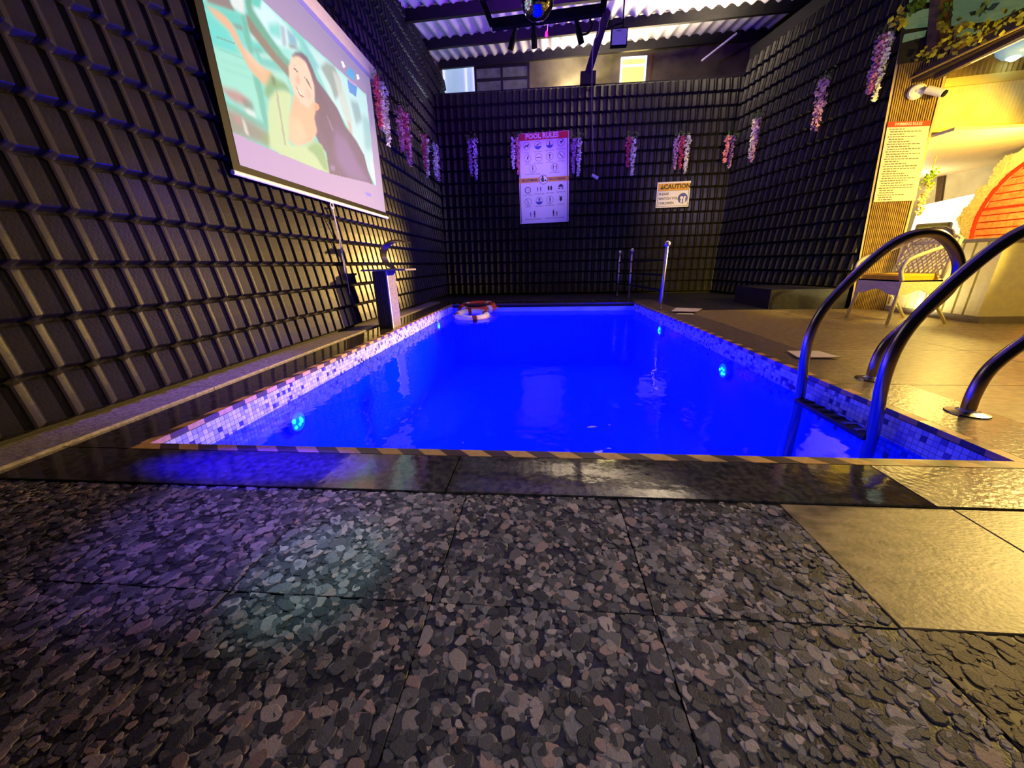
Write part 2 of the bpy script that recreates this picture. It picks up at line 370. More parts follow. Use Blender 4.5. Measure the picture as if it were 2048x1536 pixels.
o = bb.build('pebble_bed', m_pebble, floor); o['kind'] = 'stuff'
print('stones', len(stones))
# smooth tan tiles to the right in front
xr = [xs[-1]] + [xs[-1] + TP * k for k in range(1, 9)]
for i in range(len(xr) - 1):
    for j in range(len(ys) - 1): slab('floor_tile', *((m_tanbed, xr[i], ys[j], xr[i + 1], ys[j + 1], -.0036) if i <= 2 and j == 2 else (m_tan, xr[i], ys[j], xr[i + 1], ys[j + 1], -.001)))
# coping round the pool, in slabs
E_ = .045                                  # width of the striped edge
for x0, x1 in ((-1.96, -.30), (-.30, 1.12)): slab('coping_slab', m_cop, x0, .948, x1, PY0 - E_, z1=.004)
slab('coping_slab', m_copr, 1.12, .948, 2.02, PY0 - E_, z1=.004); slab('coping_slab', m_copr, 2.02, .948, 4.6, PY0, z1=.002)
yy = [PY0 - E_, 2.4, 3.6, 4.8, 6.0, 7.0]
for a, c in zip(yy[:-1], yy[1:]): slab('coping_slab', m_cop, -1.96, a, PX0 - E_, c, z1=.004)
yy = [PY0 - E_, 2.06, 2.90, 3.75, 4.6, 5.42, 6.2, 7.0]
for a, c in zip(yy[:-1], yy[1:]): slab('coping_slab', m_copr, PX1 + E_, a, 2.02, c, z1=.004)
slab('coping_slab', m_cop, PX0 - E_, PY1 + E_, 0, 7.0, z1=.004); slab('coping_slab', m_cop, 0, PY1 + E_, PX1 + E_, 7.0, z1=.004)
# grey granite ledge along the left wall and floor at the back
yl = [-.9, .2, .95, 1.9, 2.9, 3.9, 4.9, 5.9, 7.0]
for a, c in zip(yl[:-1], yl[1:]): slab('ledge_slab', m_kerb, XL, a, -1.96, c, z1=.016)
for a, c in ((XL, -.6), (-.6, 1.0), (1.0, 2.4), (2.4, 4.2)): slab('back_slab', m_floor_dark, a, 7.0, c, 8.41, z1=.010)
slab('back_slab', m_floor_dark, 2.02, 5.42, 4.3, 7.0, z1=.004)
# tan deck slabs right of the pool
deck_x = [2.02, 3.15, 4.28, 5.4, 6.6, 8.0]; deck_y = [PY0, 2.06, 2.90, 3.75, 4.6, 5.42]
for i in range(5):
    for j in range(5): slab('deck_slab', m_tan, deck_x[i], deck_y[j], deck_x[i + 1], deck_y[j + 1], z1=0.)
for i in range(2, 5): slab('deck_slab', m_tan, deck_x[i], 5.42, deck_x[i + 1], 8.4, z1=0.)
# striped edge
def stripes(p0, p1, outward, pitch=.168, fill=.5, skew=.045, limit=60):
    """alternating ochre and brown pieces along an edge, slanted"""
    p0 = np.array(p0, float); p1 = np.array(p1, float); d = nv(p1 - p0); o_ = np.array(outward, float); L_ = np.linalg.norm(p1 - p0)
    k = 0; t = 0.
    while t < L_ - 1e-6:
        for mm, ln, nm in ((m_yel, pitch * fill, 'ochre_stripe'), (m_brn, pitch * (1 - fill), 'brown_stripe')):
            e = min(t + ln, L_); s0 = 0 if t < 1e-6 else skew; s1 = 0 if e > L_ - 1e-6 else skew
            q = [p0 + d * t, p0 + d * e, p0 + d * (e + s1) + o_ * E_, p0 + d * (t + s0) + o_ * E_]
            b = B(); b.add([(*p[:2], -.02) for p in q] + [(*p[:2], .0045) for p in q], [(0,3,2,1),(4,5,6,7),(0,1,5,4),(1,2,6,5),(2,3,7,6),(3,0,4,7)])
            ob = b.build(nm, mm, floor); t = e
            if np.cross(d[:2], o_[:2]) < 0: ob.data.flip_normals()
            if t >= L_ - 1e-6: break
stripes((-1.655, PY0, 0), (2.5, PY0, 0), (0, -1, 0))
stripes((PX0, PY0, 0), (PX0, PY1 + E_, 0), (-1, 0, 0), skew=-.045)
stripes((PX1, PY0, 0), (PX1, PY1 + E_, 0), (1, 0, 0), skew=.0)
b = B(); b.box((PX0, PY1, -.02), (PX1, PY1 + E_, .0045)); b.build('edge_strip', m_brn, floor)

# ------------------------------------------------------------------ pool basin, mosaic, water, lights
b = B(); D = -1.1; t = .12
b.box((PX0 - t, PY0 - t, D - .1), (PX1 + t, PY1 + t, D)); b.box((PX0 - t, PY0 - t, D), (PX0 - .008, PY1 + t, -.024)); b.box((PX1 + .008, PY0 - t, D), (PX1 + t, PY1 + t, -.024))
b.box((PX0 - .008, PY0 - t, D), (PX1 + .008, PY0 - .004, -.024)); b.box((PX0 - .008, PY1 + .008, D), (PX1 + .008, PY1 + t, -.024))
basin = struct('pool_basin', b.build('pool_basin', m_pool))
MC = [(196,204,240)] * 5 + [(168,172,226)] * 4 + [(216,220,246)] * 4 + [(70,66,130), (110,108,176)]
def mosaic(side, limit):
    s = .0255; ny = int((PY1 - PY0) / s); cells = [(j, i) for j in range(ny) for i in range(8)]
    x = PX0 if side < 0 else PX1; rest = B(); mes = {}
    for n, (j, i) in enumerate(cells):
        y0 = PY0 + j * s; z0 = -.0215 - (i + 1) * s; c = random.choice(MC)
        bx = B() if n < limit else rest
        xa, xb = (x - .009, x) if side < 0 else (x, x + .009)
        if n < limit:
            if c not in mes:
                q = B(); q.box((-.009 if side < 0 else 0, 0, 0), (0 if side < 0 else .009, s - .0022, s - .0022), col=lin(c)); me_o = q.build('mosaic_tile', m_mos, basin); mes[c] = me_o.data; me_o.location = (x, y0, z0)
            else: inst('mosaic_tile', mes[c], (x, y0, z0), basin)
        else: rest.box((xa, y0, z0), (xb, y0 + s - .0022, z0 + s - .0022), col=lin(c))
    o = rest.build('mosaic_band', m_mos, basin); o['kind'] = 'stuff'
mosaic(-1, 300); mosaic(1, 0)
b = B(); b.add([(PX0, PY0, WZ), (PX1, PY0, WZ), (PX1, PY1, WZ), (PX0, PY1, WZ)], [(0,1,2,3)]); wo = b.build('pool_water', m_water); tag(wo, 'glowing deep blue water filling the swimming pool', 'water', kind='stuff')
m_led = mat('led_lens', (120, 255, 255), emit=22, erg=(60, 245, 255)); m_lens = mat('lamp_lens', (60, 160, 255), emit=1.6, erg=(10, 150, 255)); m_bez = mat('light_bezel', (120, 150, 190), rough=.3)
for px, py, sx, lab in ((592, 843, -1, 'underwater light nearest on the left pool side, glowing cyan'), (875, 652, -1, 'small underwater light at the far left of the pool'),
                        (1450, 741, 1, 'underwater light on the right pool side below the white board'), (1322, 661, 1, 'small underwater light on the right below the chrome post')):
    p = on_x(px, py, sx * 1.60); print('uw', p)
    p[2] = max(p[2], -.8)
    t_ = thing('underwater_light', p, lab, 'pool light', 'underwater lights in the pool')
    b = B(); b.lathe(p, [(.085, 0), (.085, .012), (.070, .020)], n=20, axis=(-sx, 0, 0)); b.build('bezel', m_bez, t_)
    b = B(); b.lathe(p, [(.062, .020), (.050, .023)], n=18, axis=(-sx, 0, 0)); b.build('lens', m_lens, t_)
    for k in range(5):
        a = k * 1.257 + random.uniform(-.4, .4); rr = random.uniform(.018, .042); q = p + np.array([-sx * .024, rr * math.cos(a) * 1.2, rr * math.sin(a)]); b = B(); b.lathe(q, [(random.uniform(.008, .017), 0), (.008, .004)], n=10, axis=(-sx, 0, 0)); b.build('led', m_led, t_)
    lamp('underwater_lamp', 'POINT', p + np.array([-sx * .14, 0, -.05]), 72, (.012, .0, 1.0), shadow_soft_size=.06)

# ------------------------------------------------------------------ roof
A = on_x(883, 130, XL); cdir = ray(1130, 380); pdir = nv(np.cross(cdir, [0, 0, 1])); rnorm = nv(np.cross(cdir, pdir)); rnorm = rnorm if rnorm[2] > 0 else -rnorm
ceil = struct('ceiling')
pitch = .205; x_a, x_b = -.12, 6.6
def sheet(u0, u1, v0, v1, lift=0.):
    """corrugated sheet in roof coordinates: u across, v along the corrugation from purlin line"""
    n = int((u1 - u0) / pitch * 8); vs = []; fs = []
    for k in range(n + 1):
        u = u0 + (u1 - u0) * k / n; h = .030 * math.sin(2 * math.pi * u / pitch) + .075 + lift
        for v in (v0, v1): vs.append(A + pdir * u + cdir * v + rnorm * h)
    for k in range(n): fs.append((2*k, 2*k+1, 2*k+3, 2*k+2))
    b = B(); b.add(vs, fs); return b.build('roof_sheet', m_roof, ceil, smooth=True)
cover = pitch * 5
u = x_a
k = 0
while u < x_b:
    sheet(u, min(u + cover + .02, x_b), -2.3, .42 if k % 7 else .30, .004 * (k % 2)); sheet(u, min(u + cover + .02, x_b), -5.2, -2.2, .010 + .004 * (k % 2)); sheet(u, min(u + cover + .02, x_b), -8.2, -5.1, .018 + .004 * (k % 2)); u += cover; k += 1
for px, py in ((883, 130), (856, 89), (825, 31)):
    p = on_p(px, py, A, rnorm); p0 = A + cdir * np.dot(p - A, cdir); b = B(); b.bar(p0 - pdir * .05, p0 + pdir * x_b, .09, .15, upv=rnorm); b.build('purlin', m_purl, ceil)
for vv in (-4.2, -5.6, -7.0):
    p0 = A + cdir * vv; b = B(); b.bar(p0, p0 + pdir * x_b, .09, .15, upv=rnorm); b.build('purlin', m_purl, ceil)
# steel struts of the roof truss
yt = 8.3
for (a, c, wd) in (((1176, 148), (1219, 8), .13), ((1219, 8), (1228, -60), .13), ((964, 78), (966, -10), .11), ((948, 24), (968, -20), .07)):
    b = B(); b.bar(on_y(*a, yt), on_y(*c, yt - .6), wd, wd * .7, upv=(0, 1, 0)); b.build('roof_strut', m_purl, ceil)
b = B(); q = on_y(1176, 152, yt); b.box(q - np.array([.14, .05, .14]), q + np.array([.14, .05, .06])); b.build('strut_foot', m_purl, ceil)
# gap at the roof edge over the left wall: pale fascia outside
b = B(); p = A - pdir * .14; b.add([p + cdir * v + np.array([0, 0, dz]) for v in (-8, .4) for dz in (.10, -.12)], [(0,1,3,2)]); b.build('eave_board', m_white, ceil)

# ------------------------------------------------------------------ building behind the back wall
yh = 9.55
m_plas = mat('stained_plaster', (112, 106, 82), rough=.85, rgb2=(74, 68, 52), scale=2.2, detail=8, bump=.3, bscale=12)
wf = B(); wf.box((XL - .5, yh, 3.2), (7.2, yh + .15, 6.2)); wf = struct('wall_far', wf.build('wall_far', m_plas))
def rect_px(x0, y0, x1, y1, Y):
    a = on_y(x0, y1, Y); c = on_y(x1, y0, Y); return a[0], a[2], c[0], c[2]
m_winframe = mat('window_frame_black', (20, 20, 20), rough=.5); m_lit = mat('lit_window', (255, 214, 96), emit=2.3, erg=(255, 208, 84)); m_cool = mat('lit_patch_pane', (210, 236, 232), rough=.4, var=.3, scale=3, emit=.55, erg=(178, 222, 222), stretch=(1, 1, .15))
m_pane = mat('dull_pane', (96, 98, 96), rough=.25, var=.35, scale=6, emit=.10, erg=(120, 124, 118)); m_wframe = mat('window_frame_glow', (236, 236, 250), rough=.4, emit=.8)  # white frame carries added emission to look bright
def window(n, px, frame_m, pane_m, fr=.035, bars=(), hbars=(), slope=0):
    x0, z0, x1, z1 = rect_px(*px, yh - .02); w_ = B()
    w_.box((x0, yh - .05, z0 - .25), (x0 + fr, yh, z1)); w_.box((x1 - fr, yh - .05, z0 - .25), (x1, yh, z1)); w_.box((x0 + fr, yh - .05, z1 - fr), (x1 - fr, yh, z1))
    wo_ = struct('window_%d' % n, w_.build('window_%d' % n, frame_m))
    xb = [x0] + [x0 + (x1 - x0) * q for q in bars] + [x1]
    for q in bars: b = B(); xx = x0 + (x1 - x0) * q; b.box((xx - fr / 2, yh - .045, z0 - .25), (xx + fr / 2, yh - .005, z1 - fr)); b.build('mullion', frame_m, wo_)
    for q in hbars: b = B(); zz = z0 + (z1 - z0) * q; b.box((x0 + fr, yh - .042, zz - fr / 2), (x1 - fr, yh - .008, zz + fr / 2)); b.build('transom', frame_m, wo_)
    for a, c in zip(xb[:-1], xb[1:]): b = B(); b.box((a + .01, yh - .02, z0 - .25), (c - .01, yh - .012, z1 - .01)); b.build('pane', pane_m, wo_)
window(1, (888, 128, 948, 182), m_wframe, m_cool, fr=.03, bars=(.72,)); window(2, (950, 126, 1059, 182), m_winframe, m_pane, fr=.05, bars=(.5,), hbars=(.42,)); window(3, (1239, 112, 1294, 162), m_wframe, m_lit, fr=.035, hbars=(.62,))  # first one: lamp-lit wall patch, its light put into glowing panes
b = B(); c_ = on_y(1267, 138, yh - .03); lamp('window_glow_light', 'AREA', (c_[0], yh - .10, c_[2]), 5, (1, .8, .3), aim=(c_[0], 5, c_[2]), size=.5)
# red board and pipes beside the lit window
b = B(); x0, z0, x1, z1 = rect_px(1299, 108, 1304, 160, yh - .04); b.box((x0, yh - .08, z0 - .2), (x1, yh - .01, z1)); tag(b.build('wall_board', mat('maroon_board', (120, 40, 36), rough=.6, var=.2)), 'narrow maroon board beside the lit yellow window', 'board')

# ------------------------------------------------------------------ projector screen on the left wall
SX = XL + .10; SY0, SY1, SZ0, SZ1 = 2.70, 5.17, 1.372, 2.86
scr = thing('projector_screen', (SX, (SY0 + SY1) / 2, SZ0), 'large pull-down projector screen with white housing showing a woman in green', 'projector screen')
b = B(); b.box((SX - .012, SY0 - .065, SZ0 - .045), (SX - .001, SY1 + .02, SZ1 + .02)); b.build('black_border', m_black, scr)
b = B(); b.box((SX - .06, SY0 - .12, SZ1 - .01), (SX + .055, SY1 + .10, SZ1 + .13), .012); b.build('housing', m_white, scr)
b = B(); b.tube([(SX, SY0 - .08, SZ0 - .060), (SX, SY1 + .05, SZ0 - .060)], .016, 10); b.build('bottom_bar', m_white, scr)
b = B(); yy_ = float(on_x(662, 400, SX)[1]); rg = [(SX, yy_ + .028 * math.cos(a), SZ0 - .100 + .028 * math.sin(a)) for a in np.linspace(0, 2*math.pi, 14)[:-1]]; b.tube(rg, .006, 6, closed=True); b.build('pull_ring', m_white, scr)
pc = B(); pc.tube([(SX, yy_, SZ0 - .11), (SX + .005, yy_ + .02, 1.0), (SX, yy_ + .05, .62)], .004, 6); pc.tube([(SX, yy_ + .004, SZ0 - .11), (SX + .004, yy_ + .05, 1.0), (SX, yy_ + .08, .40)], .003, 6); pc.build('pull_cord', m_white, scr)
# the projected picture, painted with coloured shapes on the flat sheet
GY, GZ = 360, 220
gy = np.linspace(SY0, SY1, GY); gz_ = np.linspace(SZ0, SZ1, GZ); YY, ZZ = np.meshgrid(gy, gz_)
PP = np.stack([np.full_like(YY, SX), YY, ZZ], -1); IX, IY = proj(PP)
img = np.zeros(IX.shape + (3,)); tt = (ZZ - SZ0) / (SZ1 - SZ0)
img[:] = np.array(lin((188, 158, 205))) * (1 - tt[..., None]) + np.array(lin((150, 136, 182))) * tt[..., None]  # blank white sheet: lavender light on it painted in as a gradient
def inside(pts):
    m_ = np.zeros(IX.shape, bool); n = len(pts)
    for i in range(n):
        x0, y0 = pts[i]; x1, y1 = pts[(i + 1) % n]
        if y0 == y1: continue
        m_ ^= ((IY > y0) != (IY > y1)) & (IX < (x1 - x0) * (IY - y0) / (y1 - y0) + x0)
    return m_.astype(float)
def blur(a, k):
    for _ in range(2):
        if k <= 0: return a
        for ax in (0, 1):
            p = np.pad(a, [(k, k) if i == ax else (0, 0) for i in range(2)], mode='edge'); c = np.cumsum(p, ax); c = np.concatenate([np.zeros_like(np.take(c, [0], ax)), c], ax)
            n = a.shape[ax]; a = (np.take(c, range(2*k+1, 2*k+1+n), ax) - np.take(c, range(0, n), ax)) / (2*k+1)
    return a
frame = inside([(380, -80), (490, -80), (523, 0), (732, 189), (752, 372), (738, 366), (658, 347), (560, 308), (471, 268), (455, 262)])
def paint(rgb, pts, k=1, a=1.):
    global img
    q = (blur(inside(pts), k) * frame * a)[..., None]; img = img * (1 - q) + np.array(lin(rgb)) * q
PIC = [((96,214,204),[(380,-80),(760,-80),(760,400),(380,400)],0,1),
 ((112,112,112),[(380,-80),(455,-80),(458,0),(470,24),(440,14),(415,6)],1,1),
 ((10,206,192),[(400,2),(482,30),(486,62),(458,44),(410,16)],1,1),((0,214,206),[(400,16),(450,58),(478,112),(420,92)],2,1),
 ((60,214,206),[(462,50),(494,62),(500,100),(480,92)],1,1),((90,120,112),[(462,46),(484,52),(486,62),(470,56)],1,.8),
 ((128,226,208),[(420,92),(482,112),(505,150),(522,200),(530,245),(440,176)],2,1),((70,196,176),[(436,96),(486,116),(488,119),(437,99)],0,.8),((90,205,190),[(440,118),(497,137),(497,140),(440,121)],1,.7),((90,205,190),[(444,136),(505,156),(505,159),(444,139)],1,.7),((60,150,140),[(431,72),(470,86),(470,89),(432,75)],0,.8),
 ((220,236,234),[(450,-50),(482,-50),(489,28),(482,27),(464,12)],1,1),((20,184,164),[(481,28),(489,30),(500,70),(509,106),(500,108),(489,80)],1,1),
 ((0,206,196),[(500,62),(520,80),(540,108),(536,108),(505,95)],1,1),((195,240,235),[(500,62),(516,72),(524,84),(503,80)],2,1),((60,200,190),[(508,100),(540,110),(566,146),(520,130)],1,1),((170,232,222),[(518,106),(545,110),(552,122),(522,116)],1,.8),((40,120,112),[(508,97),(522,100),(524,104),(508,101)],1,.8),
 ((150,228,212),[(520,132),(570,148),(582,180),(560,182),(540,150)],2,1),
 ((112,112,102),[(490,28),(502,32),(525,66),(556,104),(580,136),(578,156),(540,114),(498,62)],1,1),
 ((0,166,142),[(480,-60),(500,-60),(506,10),(520,38),(548,84),(580,120),(580,138),(552,108),(520,66),(496,32)],1,1),
 ((202,244,250),[(503,14),(523,-2),(575,52),(600,90),(592,102),(578,118),(548,82),(530,56),(510,26)],2,1),((0,206,190),[(500,-40),(520,-40),(522,-2),(520,18),(504,10)],1,1),
 ((70,216,208),[(536,48),(560,46),(562,80),(538,68)],2,.9),((120,226,216),[(555,92),(586,98),(580,120),(568,112)],2,.9),((150,170,190),[(560,52),(568,52),(573,92),(565,92)],1,.8),((40,160,190),[(572,56),(590,72),(596,96),(578,92)],2,.8),((70,100,100),[(574,88),(588,90),(598,100),(580,96)],1,.7),
 ((188,236,238),[(606,80),(640,108),(660,126),(740,196),(756,380),(735,340),(700,262),(660,196),(630,132)],2,1),((86,200,205),[(600,76),(612,88),(640,136),(628,140),(612,110)],2,.9),
 ((116,140,136),[(640,134),(652,124),(668,132),(680,160),(684,184),(670,200),(660,170)],2,.8),((200,214,206),[(664,140),(676,150),(690,190),(704,240),(700,260),(684,220)],2,.8),((60,130,150),[(700,200),(716,206),(724,240),(712,250)],3,.6),((70,170,180),[(724,230),(740,240),(744,300),(730,300)],4,.5),((210,150,140),[(694,240),(702,248),(706,275),(699,265)],1,.6),
 ((244,252,252),[(740,318),(748,330),(753,372),(742,352)],2,.8),
 ((72,62,108),[(582,112),(590,104),(602,104),(614,114),(624,134),(634,160),(652,184),(674,216),(690,252),(712,281),(728,310),(736,342),(748,374),(700,362),(658,348),(652,305),(640,290),(626,262),(622,240),(630,205),(618,150)],1,1),
 ((120,96,168),[(668,262),(690,275),(712,320),(730,352),(742,368),(700,358),(672,320)],6,.7),((58,50,96),[(632,170),(650,200),(670,250),(660,300),(640,260)],3,.7),((150,130,190),[(652,230),(655,232),(668,262),(664,262)],1,.5),((150,130,190),[(662,330),(670,334),(668,342),(660,338)],1,.6),
 ((224,180,140),[(410,10),(436,22),(452,34),(466,52),(486,94),(517,129),(545,146),(544,160),(532,174),(512,155),(495,132),(477,97),(457,60),(440,44),(429,32)],1,1),((240,200,170),[(486,94),(517,129),(530,140),(520,142),(498,122)],2,.7),
 ((246,206,182),[(583,115),(592,112),(600,114),(612,126),(620,146),(628,172),(629,193),(624,210),(614,214),(600,204),(588,186),(579,158),(577,134)],1,1),
 ((238,184,146),[(588,186),(602,206),(616,215),(628,200),(632,215),(628,236),(634,262),(624,284),(596,292),(578,281),(577,236),(584,204)],1,1),((246,204,168),[(580,236),(600,240),(615,280),(596,290),(580,280)],3,.7),
 ((238,158,126),[(629,205),(636,208),(639,216),(634,222),(629,219)],0,1),
 ((192,222,166),[(537,192),(552,178),(570,180),(583,190),(578,232),(577,283),(583,290),(606,292),(629,283),(643,290),(650,310),(658,344),(652,347),(572,315),(537,294),(535,230)],1,1),
 ((120,180,120),[(629,283),(643,290),(650,310),(658,344),(648,340),(630,310),(612,296)],2,.9),((86,168,110),[(541,146),(554,158),(570,166),(582,184),(568,180),(550,180),(538,196),(528,190),(530,176)],2,1),((60,110,80),[(542,150),(550,158),(552,172),(545,172)],1,.8),((150,120,120),[(552,176),(556,190),(572,290),(569,290),(553,200)],0,.5),
 ((20,186,166),[(505,150),(520,160),(526,185),(536,250),(534,272),(522,228)],1,1),((60,190,170),[(440,195),(530,248),(535,264),(440,206)],1,1),
 ((176,116,126),[(440,172),(478,184),(500,202),(490,212),(470,204),(456,194)],2,.9),((80,110,100),[(484,196),(505,204),(508,222),(490,220)],2,.8),((230,236,232),[(486,214),(508,224),(512,236),(494,226)],1,.8),
 ((124,126,112),[(440,206),(500,240),(534,264),(537,292),(455,266)],3,.9),((200,120,130),[(466,226),(480,236),(484,252),(472,244)],2,.7),((226,230,220),[(482,232),(490,246),(498,272),(490,266)],1,.8),((110,160,80),[(525,262),(537,268),(537,292),(526,286)],2,.8),
 ((60,34,36),[(584,134),(590,137),(597,145),(593,144)],0,.9),((60,34,36),[(607,152),(616,162),(624,180),(618,172)],0,.9),((110,60,50),[(582,128),(592,132),(588,132)],0,.6),((176,96,76),[(596,146),(600,166),(592,168),(590,162)],2,.5),
 ((150,40,40),[(590,170),(598,180),(609,196),(600,192)],0,.9),((252,246,240),[(592,173),(599,182),(606,192),(600,188)],0,1),((228,150,130),[(612,176),(622,186),(622,200),(612,196)],3,.5)]
for rgb, pts, k, a in PIC: paint(rgb, pts, k, a)
frame[:] = 1
for rgb, pts, k in (((0,172,236),[(692,146),(698,134),(706,142),(711,162),(696,152)],0),((36,146,228),[(694,158),(714,172),(712,194),(698,184)],0),((210,160,220),[(696,158),(713,170),(713,174),(697,162)],0),((245,248,255),[(681,122),(686,123),(691,134),(686,136)],0),((245,248,255),[(712,148),(717,150),(719,158),(714,160)],0),((120,110,250),[(730,384),(742,388),(742,394),(731,390)],1)): paint(rgb, pts, k)
me = bpy.data.meshes.new('projected_image'); V = PP.reshape(-1, 3) + np.array([.002, 0, 0]); idx = np.arange(GY * GZ).reshape(GZ, GY)
Fq = np.stack([idx[:-1, :-1], idx[:-1, 1:], idx[1:, 1:], idx[1:, :-1]], -1).reshape(-1, 4)
me.from_pydata(V.tolist(), [], Fq.tolist()); at = me.color_attributes.new('Col', 'FLOAT_COLOR', 'POINT')
at.data.foreach_set('color', np.concatenate([img.reshape(-1, 3), np.ones((GY * GZ, 1))], 1).astype(np.float32).ravel())
m_img = bpy.data.materials.new('projected_picture'); m_img.use_nodes = True; nt = m_img.node_tree; vc = nt.nodes.new('ShaderNodeVertexColor'); vc.layer_name = 'Col'; pb = nt.nodes['Principled BSDF']
nt.links.new(vc.outputs[0], pb.inputs['Emission Color']); pb.inputs['Emission Strength'].default_value = .95; pb.inputs['Base Color'].default_value = (.08, .08, .09, 1); pb.inputs['Roughness'].default_value = .8
me.materials.append(m_img); io = bpy.data.objects.new('projected_image', me); COL.objects.link(io); attach(io, scr)

# ------------------------------------------------------------------ signs on the back wall
def sign_board(name, tl, tr, br, bl, th=.012):
    tl, tr, br, bl = [np.array(p, float) for p in (tl, tr, br, bl)]
    wd = np.linalg.norm(tr - tl); hg = np.linalg.norm(tl - bl); bd = Board(bl, br - bl, tl - bl); return bd, wd, hg
m_print = mat('printed_ink', (255, 255, 255), rough=.5, attr='Col')
YS = YB - .10
bl, br, tl = on_y(1041, 448, YS), on_y(1137, 443, YS), on_y(1037, 268, YS)
bd, sw, sh = sign_board('s', tl, tl + (br - bl), br, bl)
sg = thing('pool_rules_sign', bl, 'tall white pool rules sign with red header and pictograms on the back wall', 'sign')
b = B(); bd.slab(b, 0, 0, sw, sh, -.012, 0); b.build('board', mat('sign_white', (236, 232, 238), rough=.45), sg)
INK = lin((28, 20, 44)); RED = lin((206, 24, 36)); MAR = lin((120, 16, 50)); BLU = lin((46, 60, 170)); AMB = lin((226, 160, 60)); WHT = (.9, .88, .92); GRY = lin((96, 84, 120))
b = B(); bd.rect(b, .01, sh * .925, sw - .012, sh - .006, .002, RED); bd.rect(b, .012, .01, .026, sh * .925, .002, MAR); bd.rect(b, sw - .036, .01, sw - .022, sh * .925, .002, MAR)
bd.rect(b, .0, sh * .468, sw, sh * .520, .003, AMB); bd.disc(b, sw * .49, sh * .494, .088, .004, MAR); bd.disc(b, sw * .49, sh * .494, .078, .005, WHT)
bd.rect(b, sw*.45, sh*.470, sw*.50, sh*.515, .006, INK); bd.disc(b, sw*.475, sh*.525, .018, .006, INK); bd.poly(b, [(sw*.40, sh*.49), (sw*.45, sh*.505), (sw*.45, sh*.495)], .006, INK); bd.rect(b, sw*.51, sh*.475, sw*.545, sh*.492, .006, INK)
b.build('print', m_print, sg)
b = B(); bd.text(b, 'POOL RULES', sw * .47, sh * .962, .115, .004, WHT, bold=.004); b.build('lettering', m_print, sg); b = B(); bd.text(b, 'NO LITTERING', sw * .21, sh * .494, .048, .005, INK, bold=.002); b.build('lettering', m_print, sg); b = B(); bd.text(b, 'NO LITTERING', sw * .76, sh * .494, .048, .005, INK, bold=.002)
caps = [(.17,.795,'NO PETS'),(.39,.800,'NO DIVING'),(.62,.805,'DEEP WATER'),(.84,.812,'ROUGH PLAY'),(.18,.672,'NO RUN'),(.40,.675,'NO SMOKING'),(.62,.678,'NO GLASS'),(.84,.684,'NO FOOD'),(.28,.560,'NO SWIMMING ALONE'),(.72,.565,'NO HORSEPLAY'),
        (.17,.330,'POOL HOURS'),(.40,.335,'USE RESTROOM'),(.62,.340,'USE SLIPPERS'),(.84,.345,'SHOWER CAP'),(.17,.195,'SLIPPERY'),(.40,.195,'POOL DEPTH'),(.62,.200,'SHOWER FIRST'),(.84,.205,'SWIMWEAR'),(.27,.048,'WATCH YOUR CHILDREN'),(.72,.052,'PARENTS MUST WATCH CHILDREN')]
b.build('lettering', m_print, sg)
for a, c, s_ in caps: b = B(); bd.text(b, s_, sw * a, sh * c, .030, .003, INK, sx=.95 if len(s_) < 20 else .8); b.build('lettering', m_print, sg)
def person(b_, x, y, h, col=INK, lean=0.):
    bd.disc(b_, x + lean * h, y + h * .42, h * .10, .005, col, 10); bd.poly(b_, [(x - h*.13, y + h*.28 ), (x + h*.13 + lean*h, y + h*.30), (x + h*.09, y - h*.08), (x - h*.09, y - h*.08)], .005, col)
    bd.poly(b_, [(x - h*.09, y - h*.08), (x, y - h*.08), (x - h*.03 - lean*h, y - h*.5), (x - h*.10 - lean*h, y - h*.5)], .005, col); bd.poly(b_, [(x, y - h*.08), (x + h*.09, y - h*.08), (x + h*.10 + lean*h, y - h*.5), (x + h*.03 + lean*h, y - h*.5)], .005, col)
R_ = .072
